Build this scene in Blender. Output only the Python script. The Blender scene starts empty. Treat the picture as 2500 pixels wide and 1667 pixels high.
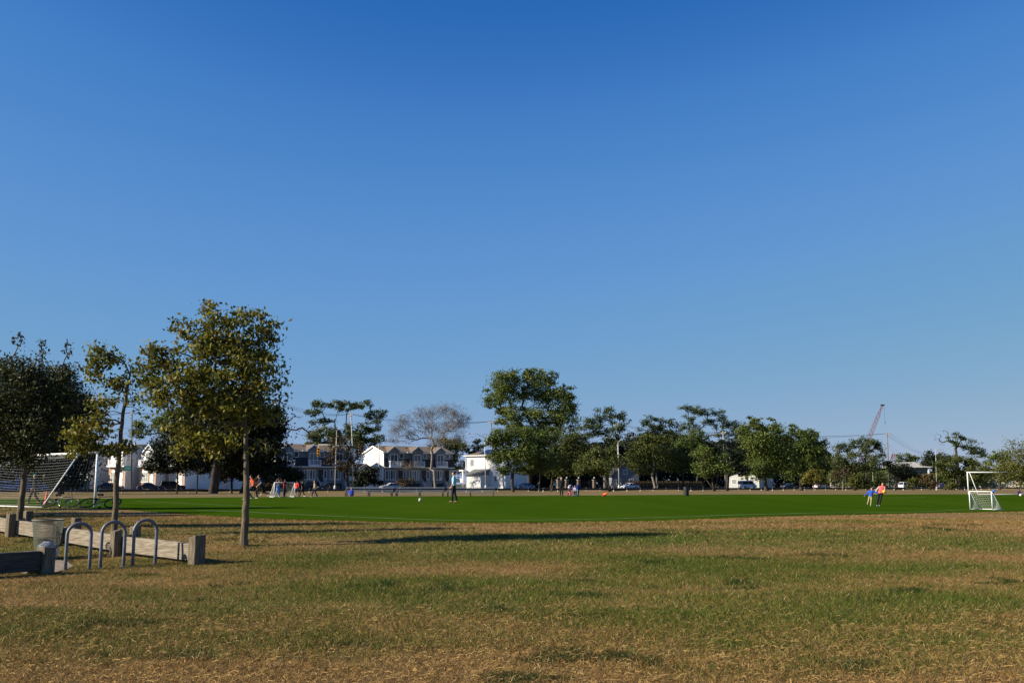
import bpy, math, random
import numpy as np
from mathutils import Vector, Matrix
R = math.radians
random.seed(7)
rng = np.random.default_rng(11)
sc = bpy.context.scene
col = sc.collection

# ---------------------------------------------------------------- camera, sky, sun, exposure
FPX = 2436.0                       # focal length in pixels of the 2500 x 1667 picture
PITCH = math.atan((1181 - 833.5) / FPX)
CT, ST = math.cos(PITCH), math.sin(PITCH)
EYE = 1.55
cam_d = bpy.data.cameras.new('camera')
cam = bpy.data.objects.new('camera', cam_d)
col.objects.link(cam)
cam.location = (0, 0, EYE)
cam.rotation_euler = (R(90) + PITCH, 0, 0)
cam_d.sensor_width = 36
cam_d.lens = 36 * FPX / 2500
cam_d.clip_start = 0.1
cam_d.clip_end = 9000
sc.camera = cam

SUN_EL = R(27.5)
SUN_H = Vector((-0.966, -0.259, 0)).normalized()      # horizontal direction towards the sun
sun_vec = SUN_H * math.cos(SUN_EL) + Vector((0, 0, math.sin(SUN_EL)))
world = bpy.data.worlds.new('World')
sc.world = world
world.use_nodes = True
wn = world.node_tree.nodes
wl = world.node_tree.links
wn.clear()
sky = wn.new('ShaderNodeTexSky')
sky.sky_type = 'NISHITA'
sky.sun_disc = False
sky.sun_elevation = SUN_EL
sky.sun_rotation = math.atan2(SUN_H.x, SUN_H.y)
sky.altitude = 0
sky.air_density = 1.0
sky.dust_density = 0.0
sky.ozone_density = 6.0
bg = wn.new('ShaderNodeBackground')
bg.inputs['Strength'].default_value = 0.1
wo = wn.new('ShaderNodeOutputWorld')
# one tone curve for the whole sky (deep clear-day blue), channel by channel
sp_ = wn.new('ShaderNodeSeparateColor'); cb_ = wn.new('ShaderNodeCombineColor')
wl.new(sky.outputs[0], sp_.inputs[0])
CURVES = (((0, 0), (.062, .0105), (.088, .037), (.134, .070), (.207, .098), (.381, .158), (1, .32)),
          ((0, 0), (.141, .079), (.191, .133), (.278, .178), (.388, .208), (.538, .236), (1, .32)),
          ((0, 0), (.301, .262), (.387, .330), (.5, .360), (.583, .350), (1, .35)))
for ch, cv in enumerate(CURVES):
    m0 = wn.new('ShaderNodeMath'); m0.operation = 'MULTIPLY'; m0.inputs[1].default_value = 0.1
    fc = wn.new('ShaderNodeFloatCurve')
    cu = fc.mapping.curves[0]
    cu.points[0].location = cv[0]; cu.points[1].location = cv[-1]
    for q in cv[1:-1]: cu.points.new(*q)
    fc.mapping.update()
    m2 = wn.new('ShaderNodeMath'); m2.operation = 'MULTIPLY'; m2.inputs[1].default_value = 10
    wl.new(sp_.outputs[ch], m0.inputs[0]); wl.new(m0.outputs[0], fc.inputs['Value']); wl.new(fc.outputs[0], m2.inputs[0]); wl.new(m2.outputs[0], cb_.inputs[ch])
wl.new(cb_.outputs[0], bg.inputs[0])
wl.new(bg.outputs[0], wo.inputs[0])

sun_d = bpy.data.lights.new('sun', 'SUN')
sun_d.energy = 5.0
sun_d.angle = R(0.5)
sun_d.color = (1.0, 0.9, 0.74)
sun = bpy.data.objects.new('sun', sun_d)
col.objects.link(sun)
sun.rotation_euler = sun_vec.to_track_quat('Z', 'Y').to_euler()
sun.location = (-60, -30, 60)

sc.view_settings.view_transform = 'Standard'
sc.view_settings.look = 'None'
sc.view_settings.exposure = 0.8
sc.view_settings.gamma = 1.0
sc.view_settings.use_curve_mapping = False

# ---------------------------------------------------------------- the lie of the land
SX, SY = 0.866, 0.5                # direction of the far street
def ss(a, b, v):
    t = np.clip((v - a) / (b - a), 0, 1)
    return t * t * (3 - 2 * t)
def street_n(x, y):
    return (x + 69) * -SY + (y - 189) * SX
def HT(x, y):
    near = 0.45 * ss(16.5, 28.0, y)
    sag = 0.42 * ss(2, 24, x) * ss(26, 44, y) * (1 - ss(72, 98, y))
    n = street_n(x, y)
    near = near - .11 * np.exp(-((x + 9.3) / 1.3) ** 2 - ((y - 19.7) / 1.7) ** 2)
    return near - sag - 0.66 * ss(-85, -15, n) + 0.51 * ss(-8.6, -5.4, n) + 0.025 * np.sin(x * 0.9 + 0.6 * y) * (1 - ss(20, 27, y))
def gz(x, y):
    return float(HT(np.float64(x), np.float64(y)))
def at(px, py, Y):
    u = (px - 1250) / FPX
    v = (833.5 - py) / FPX
    d = (u, CT - v * ST, ST + v * CT)
    t = Y / d[1]
    return Vector((d[0] * t, Y, EYE + d[2] * t))
def proj(x, y, z):
    d = y * CT + (z - EYE) * ST
    return 1250 + FPX * x / d, 833.5 - FPX * (-y * ST + (z - EYE) * CT) / d
def kpm(Y):
    return FPX / (Y * CT)          # picture pixels per metre at that distance
def G(px, py):
    a, b = 4.0, 900.0
    Y = a
    while Y < b:
        p = at(px, py, Y)
        if p.z < gz(p.x, p.y):
            lo, hi = Y / 1.02, Y
            for _ in range(24):
                m = (lo + hi) / 2
                q = at(px, py, m)
                if q.z < gz(q.x, q.y): hi = m
                else: lo = m
            q = at(px, py, hi)
            return Vector((q.x, q.y, gz(q.x, q.y)))
        Y *= 1.02
    q = at(px, py, 300)
    return Vector((q.x, q.y, gz(q.x, q.y)))
def SP(px, n, dz=0.0):             # the point of the line at n metres behind the street axis seen in column px
    u = (px - 1250) / FPX * CT
    # x = u*y ; n = -(x+69)*SY + (y-189)*SX
    y = (n + 69 * SY + 189 * SX) / (SX - u * SY)
    return Vector((u * y, y, gz(u * y, y) + dz))

# ---------------------------------------------------------------- building helpers
def tag(o, label=None, cat=None, group=None, kind=None):
    if label: o['label'] = label
    if cat: o['category'] = cat
    if group: o['group'] = group
    if kind: o['kind'] = kind
    return o
def empty(name, loc=(0, 0, 0), rz=0.0, label=None, cat=None, group=None):
    o = bpy.data.objects.new(name, None)
    o.empty_display_size = 0.2
    col.objects.link(o)
    o.location = loc
    o.rotation_euler = (0, 0, rz)
    return tag(o, label, cat, group)
def copy_tree(o, parent=None):
    c = o.copy()
    col.objects.link(c)
    c.parent = parent
    for ch in [x for x in bpy.data.objects if x.parent == o]:
        copy_tree(ch, c)
    return c
class MB:
    def __init__(s):
        s.v = []; s.f = []
    def quad(s, a, b, c, d):
        i = len(s.v); s.v += [tuple(a), tuple(b), tuple(c), tuple(d)]; s.f.append((i, i + 1, i + 2, i + 3)); return s
    def poly(s, pts):
        i = len(s.v); s.v += [tuple(p) for p in pts]; s.f.append(tuple(range(i, i + len(pts)))); return s
    def hexa(s, p):                # 8 corners: bottom ring 0-3, top ring 4-7
        i = len(s.v); s.v += [tuple(q) for q in p]
        s.f += [tuple(i + k for k in q) for q in ((3, 2, 1, 0), (4, 5, 6, 7), (0, 1, 5, 4), (1, 2, 6, 5), (2, 3, 7, 6), (3, 0, 4, 7))]
        return s
    def box(s, x0, x1, y0, y1, z0, z1):
        return s.hexa([(x0, y0, z0), (x1, y0, z0), (x1, y1, z0), (x0, y1, z0), (x0, y0, z1), (x1, y0, z1), (x1, y1, z1), (x0, y1, z1)])
    def bar(s, p, q, w, h, up=(0, 0, 1)):
        p = Vector(p); q = Vector(q); d = (q - p).normalized()
        u = Vector(up)
        if abs(d.dot(u)) > 0.98: u = Vector((0, 1, 0))
        a = d.cross(u).normalized(); b = a.cross(d).normalized()
        a *= w / 2; b *= h / 2
        return s.hexa([p - a - b, p + a - b, p + a + b, p - a + b, q - a - b, q + a - b, q + a + b, q - a + b])
    def tube(s, pts, r, n=6, cap=True, closed=False):
        pts = [Vector(p) for p in pts]
        m = len(pts)
        rr = r if isinstance(r, (list, tuple)) else [r] * m
        base = len(s.v)
        ref = None
        for i, p in enumerate(pts):
            if closed: d = pts[(i + 1) % m] - pts[i - 1]
            else: d = pts[min(i + 1, m - 1)] - pts[max(i - 1, 0)]
            d = d.normalized() if d.length > 1e-9 else Vector((0, 0, 1))
            if ref is None:
                ref = Vector((0, 0, 1)) if abs(d.z) < 0.9 else Vector((1, 0, 0))
            a = d.cross(ref)
            if a.length < 1e-4: a = d.cross(Vector((0.3, 0.9, 0.1)))
            a.normalize(); b = d.cross(a).normalized()
            ref = a.cross(d) * 1.0
            for k in range(n):
                t = 2 * math.pi * k / n
                s.v.append(tuple(p + a * (math.cos(t) * rr[i]) + b * (math.sin(t) * rr[i])))
        for i in range(m if closed else m - 1):
            j = (i + 1) % m
            for k in range(n):
                k2 = (k + 1) % n
                s.f.append((base + i * n + k, base + i * n + k2, base + j * n + k2, base + j * n + k))
        if cap and not closed:
            s.f.append(tuple(base + k for k in range(n))[::-1])
            s.f.append(tuple(base + (m - 1) * n + k for k in range(n)))
        return s
    def lathe(s, prof, n=16, c=(0, 0, 0)):   # prof: (r, z)
        b = len(s.v)
        for r, z in prof:
            for k in range(n):
                t = 2 * math.pi * k / n
                s.v.append((c[0] + r * math.cos(t), c[1] + r * math.sin(t), c[2] + z))
        for i in range(len(prof) - 1):
            for k in range(n):
                k2 = (k + 1) % n
                s.f.append((b + i * n + k, b + i * n + k2, b + (i + 1) * n + k2, b + (i + 1) * n + k))
        return s
    def ball(s, c, r, n=10, sx=1, sy=1, sz=1):
        pr = [(max(1e-3, math.sin(math.pi * i / (n // 2 + 1))), -math.cos(math.pi * i / (n // 2 + 1))) for i in range(n // 2 + 2)]
        b = len(s.v)
        s.lathe(pr, n)
        for i in range(b, len(s.v)):
            x, y, z = s.v[i]
            s.v[i] = (c[0] + x * r * sx, c[1] + y * r * sy, c[2] + z * r * sz)
        return s
    def prism(s, poly, y0, y1):    # poly in the x-z plane, extruded along y
        b = len(s.v); n = len(poly)
        s.v += [(x, y0, z) for x, z in poly] + [(x, y1, z) for x, z in poly]
        s.f.append(tuple(b + k for k in range(n)))
        s.f.append(tuple(b + n + k for k in range(n))[::-1])
        for k in range(n):
            k2 = (k + 1) % n
            s.f.append((b + k, b + n + k, b + n + k2, b + k2))
        return s
    def xform(s, M):
        s.v = [tuple(M @ Vector(p)) for p in s.v]; return s
    def build(s, name, mat, parent=None, smooth=False, loc=None, bevel=0):
        me = bpy.data.meshes.new(name)
        me.from_pydata(s.v, [], s.f)
        if smooth:
            me.polygons.foreach_set('use_smooth', [True] * len(me.polygons))
        me.update()
        o = bpy.data.objects.new(name, me)
        col.objects.link(o)
        if mat: me.materials.append(mat)
        if parent: o.parent = parent
        if loc is not None: o.location = loc
        if bevel:
            b = o.modifiers.new('bevel', 'BEVEL'); b.width = bevel; b.segments = 2; b.limit_method = 'ANGLE'
        return o
def mesh_np(name, V, F, mat, parent=None, attrs=None, smooth=False):
    """V (n,3), F (m,k) arrays, attrs: {name: ('FLOAT'|'FLOAT_COLOR', array)} on points"""
    me = bpy.data.meshes.new(name)
    k = F.shape[1]
    me.vertices.add(len(V)); me.loops.add(F.size); me.polygons.add(len(F))
    me.vertices.foreach_set('co', np.ascontiguousarray(V, dtype=np.float32).ravel())
    me.loops.foreach_set('vertex_index', np.ascontiguousarray(F, dtype=np.int32).ravel())
    me.polygons.foreach_set('loop_start', np.arange(0, F.size, k, dtype=np.int32))
    me.polygons.foreach_set('loop_total', np.full(len(F), k, dtype=np.int32))
    if smooth: me.polygons.foreach_set('use_smooth', np.ones(len(F), dtype=bool))
    for nm, (ty, arr) in (attrs or {}).items():
        at_ = me.attributes.new(nm, ty, 'POINT')
        at_.data.foreach_set('value' if ty == 'FLOAT' else 'color', np.ascontiguousarray(arr, dtype=np.float32).ravel())
    me.update(calc_edges=True)
    me.validate()
    o = bpy.data.objects.new(name, me)
    col.objects.link(o)
    if mat: me.materials.append(mat)
    if parent: o.parent = parent
    return o

# ---------------------------------------------------------------- materials
MATS = {}
def mat(name, color, rough=0.7, metal=0.0, noise=0.0, nscale=8.0, bump=0.0, spec=0.3, stretch=(1, 1, 1), col2=None):
    if name in MATS: return MATS[name]
    m = bpy.data.materials.new(name)
    m.use_nodes = True
    nt = m.node_tree
    p = nt.nodes['Principled BSDF']
    p.inputs['Roughness'].default_value = rough
    p.inputs['Metallic'].default_value = metal
    p.inputs['Specular IOR Level'].default_value = spec
    c = (*color, 1)
    p.inputs['Base Color'].default_value = c
    if noise or bump or col2:
        tc = nt.nodes.new('ShaderNodeTexCoord')
        mp = nt.nodes.new('ShaderNodeMapping')
        mp.inputs['Scale'].default_value = stretch
        nz = nt.nodes.new('ShaderNodeTexNoise')
        nz.inputs['Scale'].default_value = nscale
        nz.inputs['Detail'].default_value = 6
        nt.links.new(tc.outputs['Object'], mp.inputs[0])
        nt.links.new(mp.outputs[0], nz.inputs[0])
        mx = nt.nodes.new('ShaderNodeMix'); mx.data_type = 'RGBA'
        mr = nt.nodes.new('ShaderNodeMapRange')
        mr.inputs[1].default_value = 0.35; mr.inputs[2].default_value = 0.68
        nt.links.new(nz.outputs['Fac'], mr.inputs[0])
        nt.links.new(mr.outputs[0], mx.inputs[0])
        lo = col2 if col2 else tuple(x * (1 - noise) for x in color)
        hi = color if col2 else tuple(min(1, x * (1 + noise * 0.6)) for x in color)
        mx.inputs[6].default_value = (*lo, 1); mx.inputs[7].default_value = (*hi, 1)
        nt.links.new(mx.outputs[2], p.inputs['Base Color'])
        if bump:
            bp = nt.nodes.new('ShaderNodeBump'); bp.inputs['Strength'].default_value = bump; bp.inputs['Distance'].default_value = 0.03
            nt.links.new(nz.outputs['Fac'], bp.inputs['Height'])
            nt.links.new(bp.outputs[0], p.inputs['Normal'])
    MATS[name] = m
    return m
def leaf_mat(name, stops, trans=0.25):
    m = bpy.data.materials.new(name); m.use_nodes = True
    nt = m.node_tree
    p = nt.nodes['Principled BSDF']; out = nt.nodes['Material Output']
    a = nt.nodes.new('ShaderNodeAttribute'); a.attribute_name = 'tint'
    r = nt.nodes.new('ShaderNodeValToRGB')
    el = r.color_ramp.elements
    el[0].position = stops[0][0]; el[0].color = (*stops[0][1], 1)
    el[1].position = stops[-1][0]; el[1].color = (*stops[-1][1], 1)
    for pos, c in stops[1:-1]:
        e = el.new(pos); e.color = (*c, 1)
    nt.links.new(a.outputs['Fac'], r.inputs[0])
    nt.links.new(r.outputs[0], p.inputs['Base Color'])
    p.inputs['Roughness'].default_value = 0.55
    p.inputs['Specular IOR Level'].default_value = 0.25
    t = nt.nodes.new('ShaderNodeBsdfTranslucent')
    nt.links.new(r.outputs[0], t.inputs[0])
    mx = nt.nodes.new('ShaderNodeMixShader'); mx.inputs[0].default_value = trans
    nt.links.new(p.outputs[0], mx.inputs[1]); nt.links.new(t.outputs[0], mx.inputs[2])
    nt.links.new(mx.outputs[0], out.inputs[0])
    return m
def attr_mat(name, attr, rough=0.9, trans=0.0, noise=0.0, nscale=30):
    m = bpy.data.materials.new(name); m.use_nodes = True
    nt = m.node_tree
    p = nt.nodes['Principled BSDF']; out = nt.nodes['Material Output']
    a = nt.nodes.new('ShaderNodeAttribute'); a.attribute_name = attr
    src = a.outputs['Color']
    if noise:
        g = nt.nodes.new('ShaderNodeNewGeometry')
        nz = nt.nodes.new('ShaderNodeTexNoise'); nz.inputs['Scale'].default_value = nscale; nz.inputs['Detail'].default_value = 8
        nt.links.new(g.outputs['Position'], nz.inputs[0])
        mr = nt.nodes.new('ShaderNodeMapRange'); mr.inputs[1].default_value = 0.3; mr.inputs[2].default_value = 0.7
        mr.inputs[3].default_value = 1 - noise; mr.inputs[4].default_value = 1 + noise
        nt.links.new(nz.outputs['Fac'], mr.inputs[0])
        mx = nt.nodes.new('ShaderNodeVectorMath'); mx.operation = 'SCALE'
        nt.links.new(src, mx.inputs[0]); nt.links.new(mr.outputs[0], mx.inputs['Scale'])
        src = mx.outputs[0]
        bp = nt.nodes.new('ShaderNodeBump'); bp.inputs['Strength'].default_value = 0.6; bp.inputs['Distance'].default_value = 0.05
        nt.links.new(nz.outputs['Fac'], bp.inputs['Height']); nt.links.new(bp.outputs[0], p.inputs['Normal'])
    nt.links.new(src, p.inputs['Base Color'])
    p.inputs['Roughness'].default_value = rough
    p.inputs['Specular IOR Level'].default_value = 0.12
    if trans:
        t = nt.nodes.new('ShaderNodeBsdfTranslucent'); nt.links.new(src, t.inputs[0])
        mx = nt.nodes.new('ShaderNodeMixShader'); mx.inputs[0].default_value = trans
        nt.links.new(p.outputs[0], mx.inputs[1]); nt.links.new(t.outputs[0], mx.inputs[2]); nt.links.new(mx.outputs[0], out.inputs[0])
    return m
def glass_mat(name, color):
    return mat(name, color, rough=0.08, spec=0.6)

# ---------------------------------------------------------------- numpy value noise
_perm = rng.random((257, 257))
def vnoise(x, y):
    xi = np.floor(x).astype(int); yi = np.floor(y).astype(int)
    fx = x - xi; fy = y - yi
    fx = fx * fx * (3 - 2 * fx); fy = fy * fy * (3 - 2 * fy)
    a = _perm[xi % 256, yi % 256]; b = _perm[(xi + 1) % 256, yi % 256]
    c = _perm[xi % 256, (yi + 1) % 256]; d = _perm[(xi + 1) % 256, (yi + 1) % 256]
    return (a * (1 - fx) + b * fx) * (1 - fy) + (c * (1 - fx) + d * fx) * fy
def fbm(x, y, o=4):
    s = 0; a = 0.5; t = 0
    for i in range(o):
        s = s + a * vnoise(x * 2 ** i + 17.3 * i, y * 2 ** i + 5.1 * i); t += a; a *= 0.55
    return s / t
def greenness(x, y):
    """0 straw-dry ... 1 green: broad dry and green swathes of the lawn, with blotches"""
    band = np.interp(y, [4, 8.4, 9.4, 10.4, 12.8, 14.5, 17, 20, 24, 28, 33, 60, 150], [.12, .13, .24, .50, .62, .50, .32, .38, .32, .24, .16, .14, .10])
    right = .16 * ss(1, 9, x) * (1 - ss(14, 22, y)) * ss(8.6, 10, y)
    warp = fbm(x * .13 + 40, y * .13, 3)
    b = fbm(x * .30 + 3, y * .42 + 7, 4)
    s = fbm(x * 1.4 + 9, y * 1.6, 3)
    e = fbm(x * .16 + 80, y * .55 + 31, 4)
    g = band + right + (warp - .5) * 1.1 + (b - .5) * 1.3 + (e - .5) * 1.3 + (s - .5) * .6
    return np.clip(g, 0, 1)
STRAW = np.array([.372, .240, .084]); BROWN = np.array([.205, .114, .038]); OLIVE = np.array([.130, .117, .021]); GREEN = np.array([.046, .095, .010]); DGREEN = np.array([.020, .044, .008])
# ---------------------------------------------------------------- ground
def stretch_axis(lo, hi, step, far_lo, far_hi, grow=1.22):
    a = list(np.arange(lo, hi + 1e-6, step))
    s = step; v = hi
    while v < far_hi:
        s *= grow; v += s; a.append(v)
    s = step; v = lo; pre = []
    while v > far_lo:
        s *= grow; v -= s; pre.append(v)
    return np.array(pre[::-1] + a)
xs = stretch_axis(-22, 22, 0.5, -3500, 3500, 1.13)
ys = stretch_axis(5, 40, 0.5, -60, 6000, 1.055)
XX, YY = np.meshgrid(xs, ys)
ZZ = HT(XX, YY)
gg = greenness(XX, YY)
fine = fbm(XX * 3, YY * 3, 3)
def lawn_col(g, r):
    """blend of straw, brown, olive and green"""
    g = g[..., None]; r = r[..., None]
    dry = BROWN * (1 - r) + STRAW * .75 * r
    wet = GREEN * (1 - r) + OLIVE * r
    return dry * (1 - g) + wet * g
gc = lawn_col(gg, fine) * .85
# the far verge is a strip of dry straw-coloured grass
far = ss(60, 80, YY)[..., None]
vn = np.clip((fbm(XX * .16, YY * .5, 4)[..., None] - .5) * 2.2 + .5, 0, 1)
gc = gc * (1 - far) + (np.array([.225, .150, .060]) * vn + np.array([.125, .095, .035]) * (1 - vn)) * far
dirt = ss(-6, 30, street_n(XX, YY))[..., None]
gc = gc * (1 - dirt) + np.array([.07, .065, .04]) * dirt
nx, ny = len(xs), len(ys)
V = np.stack([XX, YY, ZZ], -1).reshape(-1, 3)
idx = np.arange(nx * ny).reshape(ny, nx)
F = np.stack([idx[:-1, :-1], idx[:-1, 1:], idx[1:, 1:], idx[1:, :-1]], -1).reshape(-1, 4)
C4 = np.concatenate([gc.reshape(-1, 3), np.ones((nx * ny, 1))], 1)
ground = mesh_np('ground', V, F, attr_mat('dry lawn soil', 'gcol', noise=.38, nscale=14), attrs={'gcol': ('FLOAT_COLOR', C4)}, smooth=True)
tag(ground, kind='structure')

# ---------------------------------------------------------------- artificial turf pitch
far_px = [(-700, 1224), (-300, 1221), (0, 1218), (300, 1216), (600, 1213), (1000, 1211.5), (1440, 1209), (1700, 1207), (2300, 1206), (3000, 1206)]
near_px = [(-700, 1229), (-300, 1231), (0, 1232), (140, 1236), (308, 1244), (480, 1257), (659, 1267), (950, 1274), (1150, 1276.5), (1300, 1276), (1600, 1271), (1944, 1259), (2289, 1251.6), (2500, 1248), (3000, 1240)]
def near_y(px): return np.interp(px, [p[0] for p in near_px], [p[1] for p in near_px])
def far_y(px): return np.interp(px, [p[0] for p in far_px], [p[1] for p in far_px])
cols_ = np.linspace(-700, 3000, 150)
rows = 36
TV = []
for c in cols_:
    a = G(c, near_y(c)); b = G(c, far_y(c))
    for j in range(rows):
        t = j / (rows - 1)
        x = a.x + (b.x - a.x) * t; y = a.y + (b.y - a.y) * t
        TV.append((x, y, gz(x, y) + 0.012))
ti = np.arange(len(cols_) * rows).reshape(len(cols_), rows)
TF = np.stack([ti[:-1, :-1], ti[1:, :-1], ti[1:, 1:], ti[:-1, 1:]], -1).reshape(-1, 4)
tm = bpy.data.materials.new('green artificial turf'); tm.use_nodes = True
nt = tm.node_tree; p = nt.nodes['Principled BSDF']
g = nt.nodes.new('ShaderNodeNewGeometry')
mp = nt.nodes.new('ShaderNodeMapping'); mp.inputs['Scale'].default_value = (.25, .05, 1)
n1 = nt.nodes.new('ShaderNodeTexNoise'); n1.inputs['Scale'].default_value = 1.0; n1.inputs['Detail'].default_value = 5
n2 = nt.nodes.new('ShaderNodeTexNoise'); n2.inputs['Scale'].default_value = 26; n2.inputs['Detail'].default_value = 6
nt.links.new(g.outputs['Position'], mp.inputs[0]); nt.links.new(mp.outputs[0], n1.inputs[0]); nt.links.new(g.outputs['Position'], n2.inputs[0])
ad = nt.nodes.new('ShaderNodeMath'); ad.operation = 'MULTIPLY_ADD'; ad.inputs[1].default_value = .6
# faint seams between the rolled-out turf strips
mp2 = nt.nodes.new('ShaderNodeMapping'); mp2.inputs['Rotation'].default_value = (0, 0, R(-30))
wv = nt.nodes.new('ShaderNodeTexWave'); wv.inputs['Scale'].default_value = .07; wv.inputs['Distortion'].default_value = .4; wv.wave_profile = 'SAW'; wv.bands_direction = 'X'
nt.links.new(g.outputs['Position'], mp2.inputs[0]); nt.links.new(mp2.outputs[0], wv.inputs[0])
sm = nt.nodes.new('ShaderNodeMath'); sm.operation = 'MULTIPLY_ADD'; sm.inputs[1].default_value = .16
nt.links.new(wv.outputs['Fac'], sm.inputs[0]); nt.links.new(n1.outputs['Fac'], sm.inputs[2])
nt.links.new(n2.outputs['Fac'], ad.inputs[0]); nt.links.new(sm.outputs[0], ad.inputs[2])
rp = nt.nodes.new('ShaderNodeValToRGB')
rp.color_ramp.elements[0].position = .5; rp.color_ramp.elements[0].color = (.022, .056, .0022, 1)
rp.color_ramp.elements[1].position = 1.1; rp.color_ramp.elements[1].color = (.038, .074, .0045, 1)
nt.links.new(ad.outputs[0], rp.inputs[0]); nt.links.new(rp.outputs[0], p.inputs['Base Color'])
bp = nt.nodes.new('ShaderNodeBump'); bp.inputs['Strength'].default_value = .5; bp.inputs['Distance'].default_value = .03
nt.links.new(n2.outputs['Fac'], bp.inputs['Height']); nt.links.new(bp.outputs[0], p.inputs['Normal'])
p.inputs['Roughness'].default_value = .9; p.inputs['Specular IOR Level'].default_value = 0
turf = mesh_np('turf_pitch', np.array(TV), TF, tm, smooth=True)
tag(turf, kind='structure')

# painted lines on the turf: sheets a few millimetres above it
m_line = mat('white line paint', (.26, .32, .18), .9, noise=.35, nscale=3)
def strip(name, pts, w, dz=0.02, m=m_line, seg=14):
    P = []
    for (a, b) in zip(pts[:-1], pts[1:]):
        A = G(*a); B = G(*b)
        for i in range(seg):
            t = i / seg; P.append((A.x + (B.x - A.x) * t, A.y + (B.y - A.y) * t))
    B = G(*pts[-1]); P.append((B.x, B.y))
    mb = MB()
    for i, (x, y) in enumerate(P):
        x0, y0 = P[max(0, i - 1)]; x1, y1 = P[min(len(P) - 1, i + 1)]
        d = Vector((x1 - x0, y1 - y0)).normalized(); nx_, ny_ = -d.y * w / 2, d.x * w / 2
        mb.v += [(x - nx_, y - ny_, gz(x - nx_, y - ny_) + dz), (x + nx_, y + ny_, gz(x + nx_, y + ny_) + dz)]
        if i: mb.f.append((2 * i - 2, 2 * i - 1, 2 * i + 1, 2 * i)[::-1])
    return tag(mb.build(name, m), kind='structure')
strip('pitch_boundary_line', [(480, 1246), (580, 1249.5), (800, 1260), (1000, 1268), (1144, 1271.8), (1260, 1271.2), (1500, 1266.8), (1700, 1261.5), (2000, 1252), (2340, 1245), (2700, 1237)], .08)
strip('pitch_marking_line', [(330, 1223.5), (620, 1236), (660, 1237.5)], .07)
strip('pitch_marking_line', [(1682, 1212.3), (1790, 1212.6)], .1)
strip('pitch_marking_line', [(2130, 1215.5), (2260, 1214)], .1)
strip('pitch_edge_strip', [(p[0], p[1] - .2) for p in far_px], .35, .016, mat('pale edge strip', (.30, .26, .17), .95, noise=.4, nscale=2))

# concrete pad by the racks
pad = [G(*q) for q in ((180, 1383), (168, 1389), (128, 1401), (60, 1396), (0, 1372), (-260, 1372), (-160, 1352), (0, 1352), (60, 1357), (120, 1362), (165, 1372))]
c0 = sum(pad, Vector()) / len(pad)
mb = MB()
ring = []
for i in range(len(pad)):
    a, b = pad[i], pad[(i + 1) % len(pad)]
    for j in range(6):
        ring.append(a.lerp(b, j / 6))
pv = [(c0.x, c0.y, gz(c0.x, c0.y) + .02)]
for t in (.33, .66, 1):
    for q in ring:
        x = c0.x + (q.x - c0.x) * t; y = c0.y + (q.y - c0.y) * t
        pv.append((x, y, gz(x, y) + .02))
mb.v = pv; n = len(ring)
for k in range(n): mb.f.append((0, 1 + k, 1 + (k + 1) % n))
for l in range(2):
    for k in range(n):
        k2 = (k + 1) % n
        mb.f.append((1 + l * n + k, 1 + (l + 1) * n + k, 1 + (l + 1) * n + k2, 1 + l * n + k2))
tag(mb.build('concrete_path', mat('worn concrete', (.23, .18, .14), .9, noise=.25, nscale=5, bump=.3)), kind='structure')

# far street, kerb, pavement: long sheets in street direction
def street_sheet(name, n0, n1, z, m, t0=-260, t1=620):
    mb = MB()
    def q(t, n): return (-69 + t * SX - n * SY, 189 + t * SY + n * SX, z)
    mb.quad(q(t0, n0), q(t1, n0), q(t1, n1), q(t0, n1))
    return tag(mb.build(name, m), kind='structure')
street_sheet('road', -5, 7, .312, mat('asphalt', (.05, .05, .052), .9, noise=.2, nscale=2))
mb = MB()
def sq(t, n, z): return Vector((-69 + t * SX - n * SY, 189 + t * SY + n * SX, z))
mb.hexa([sq(-260, 7, .2), sq(620, 7, .2), sq(620, 10, .2), sq(-260, 10, .2), sq(-260, 7, .44), sq(620, 7, .44), sq(620, 10, .44), sq(-260, 10, .44)])
tag(mb.build('pavement', mat('pavement concrete', (.26, .25, .23), .9, noise=.2, nscale=1)), kind='structure')
street_sheet('road_centre_line', .9, 1.05, .318, mat('yellow road paint', (.5, .36, .06), .8))

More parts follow.
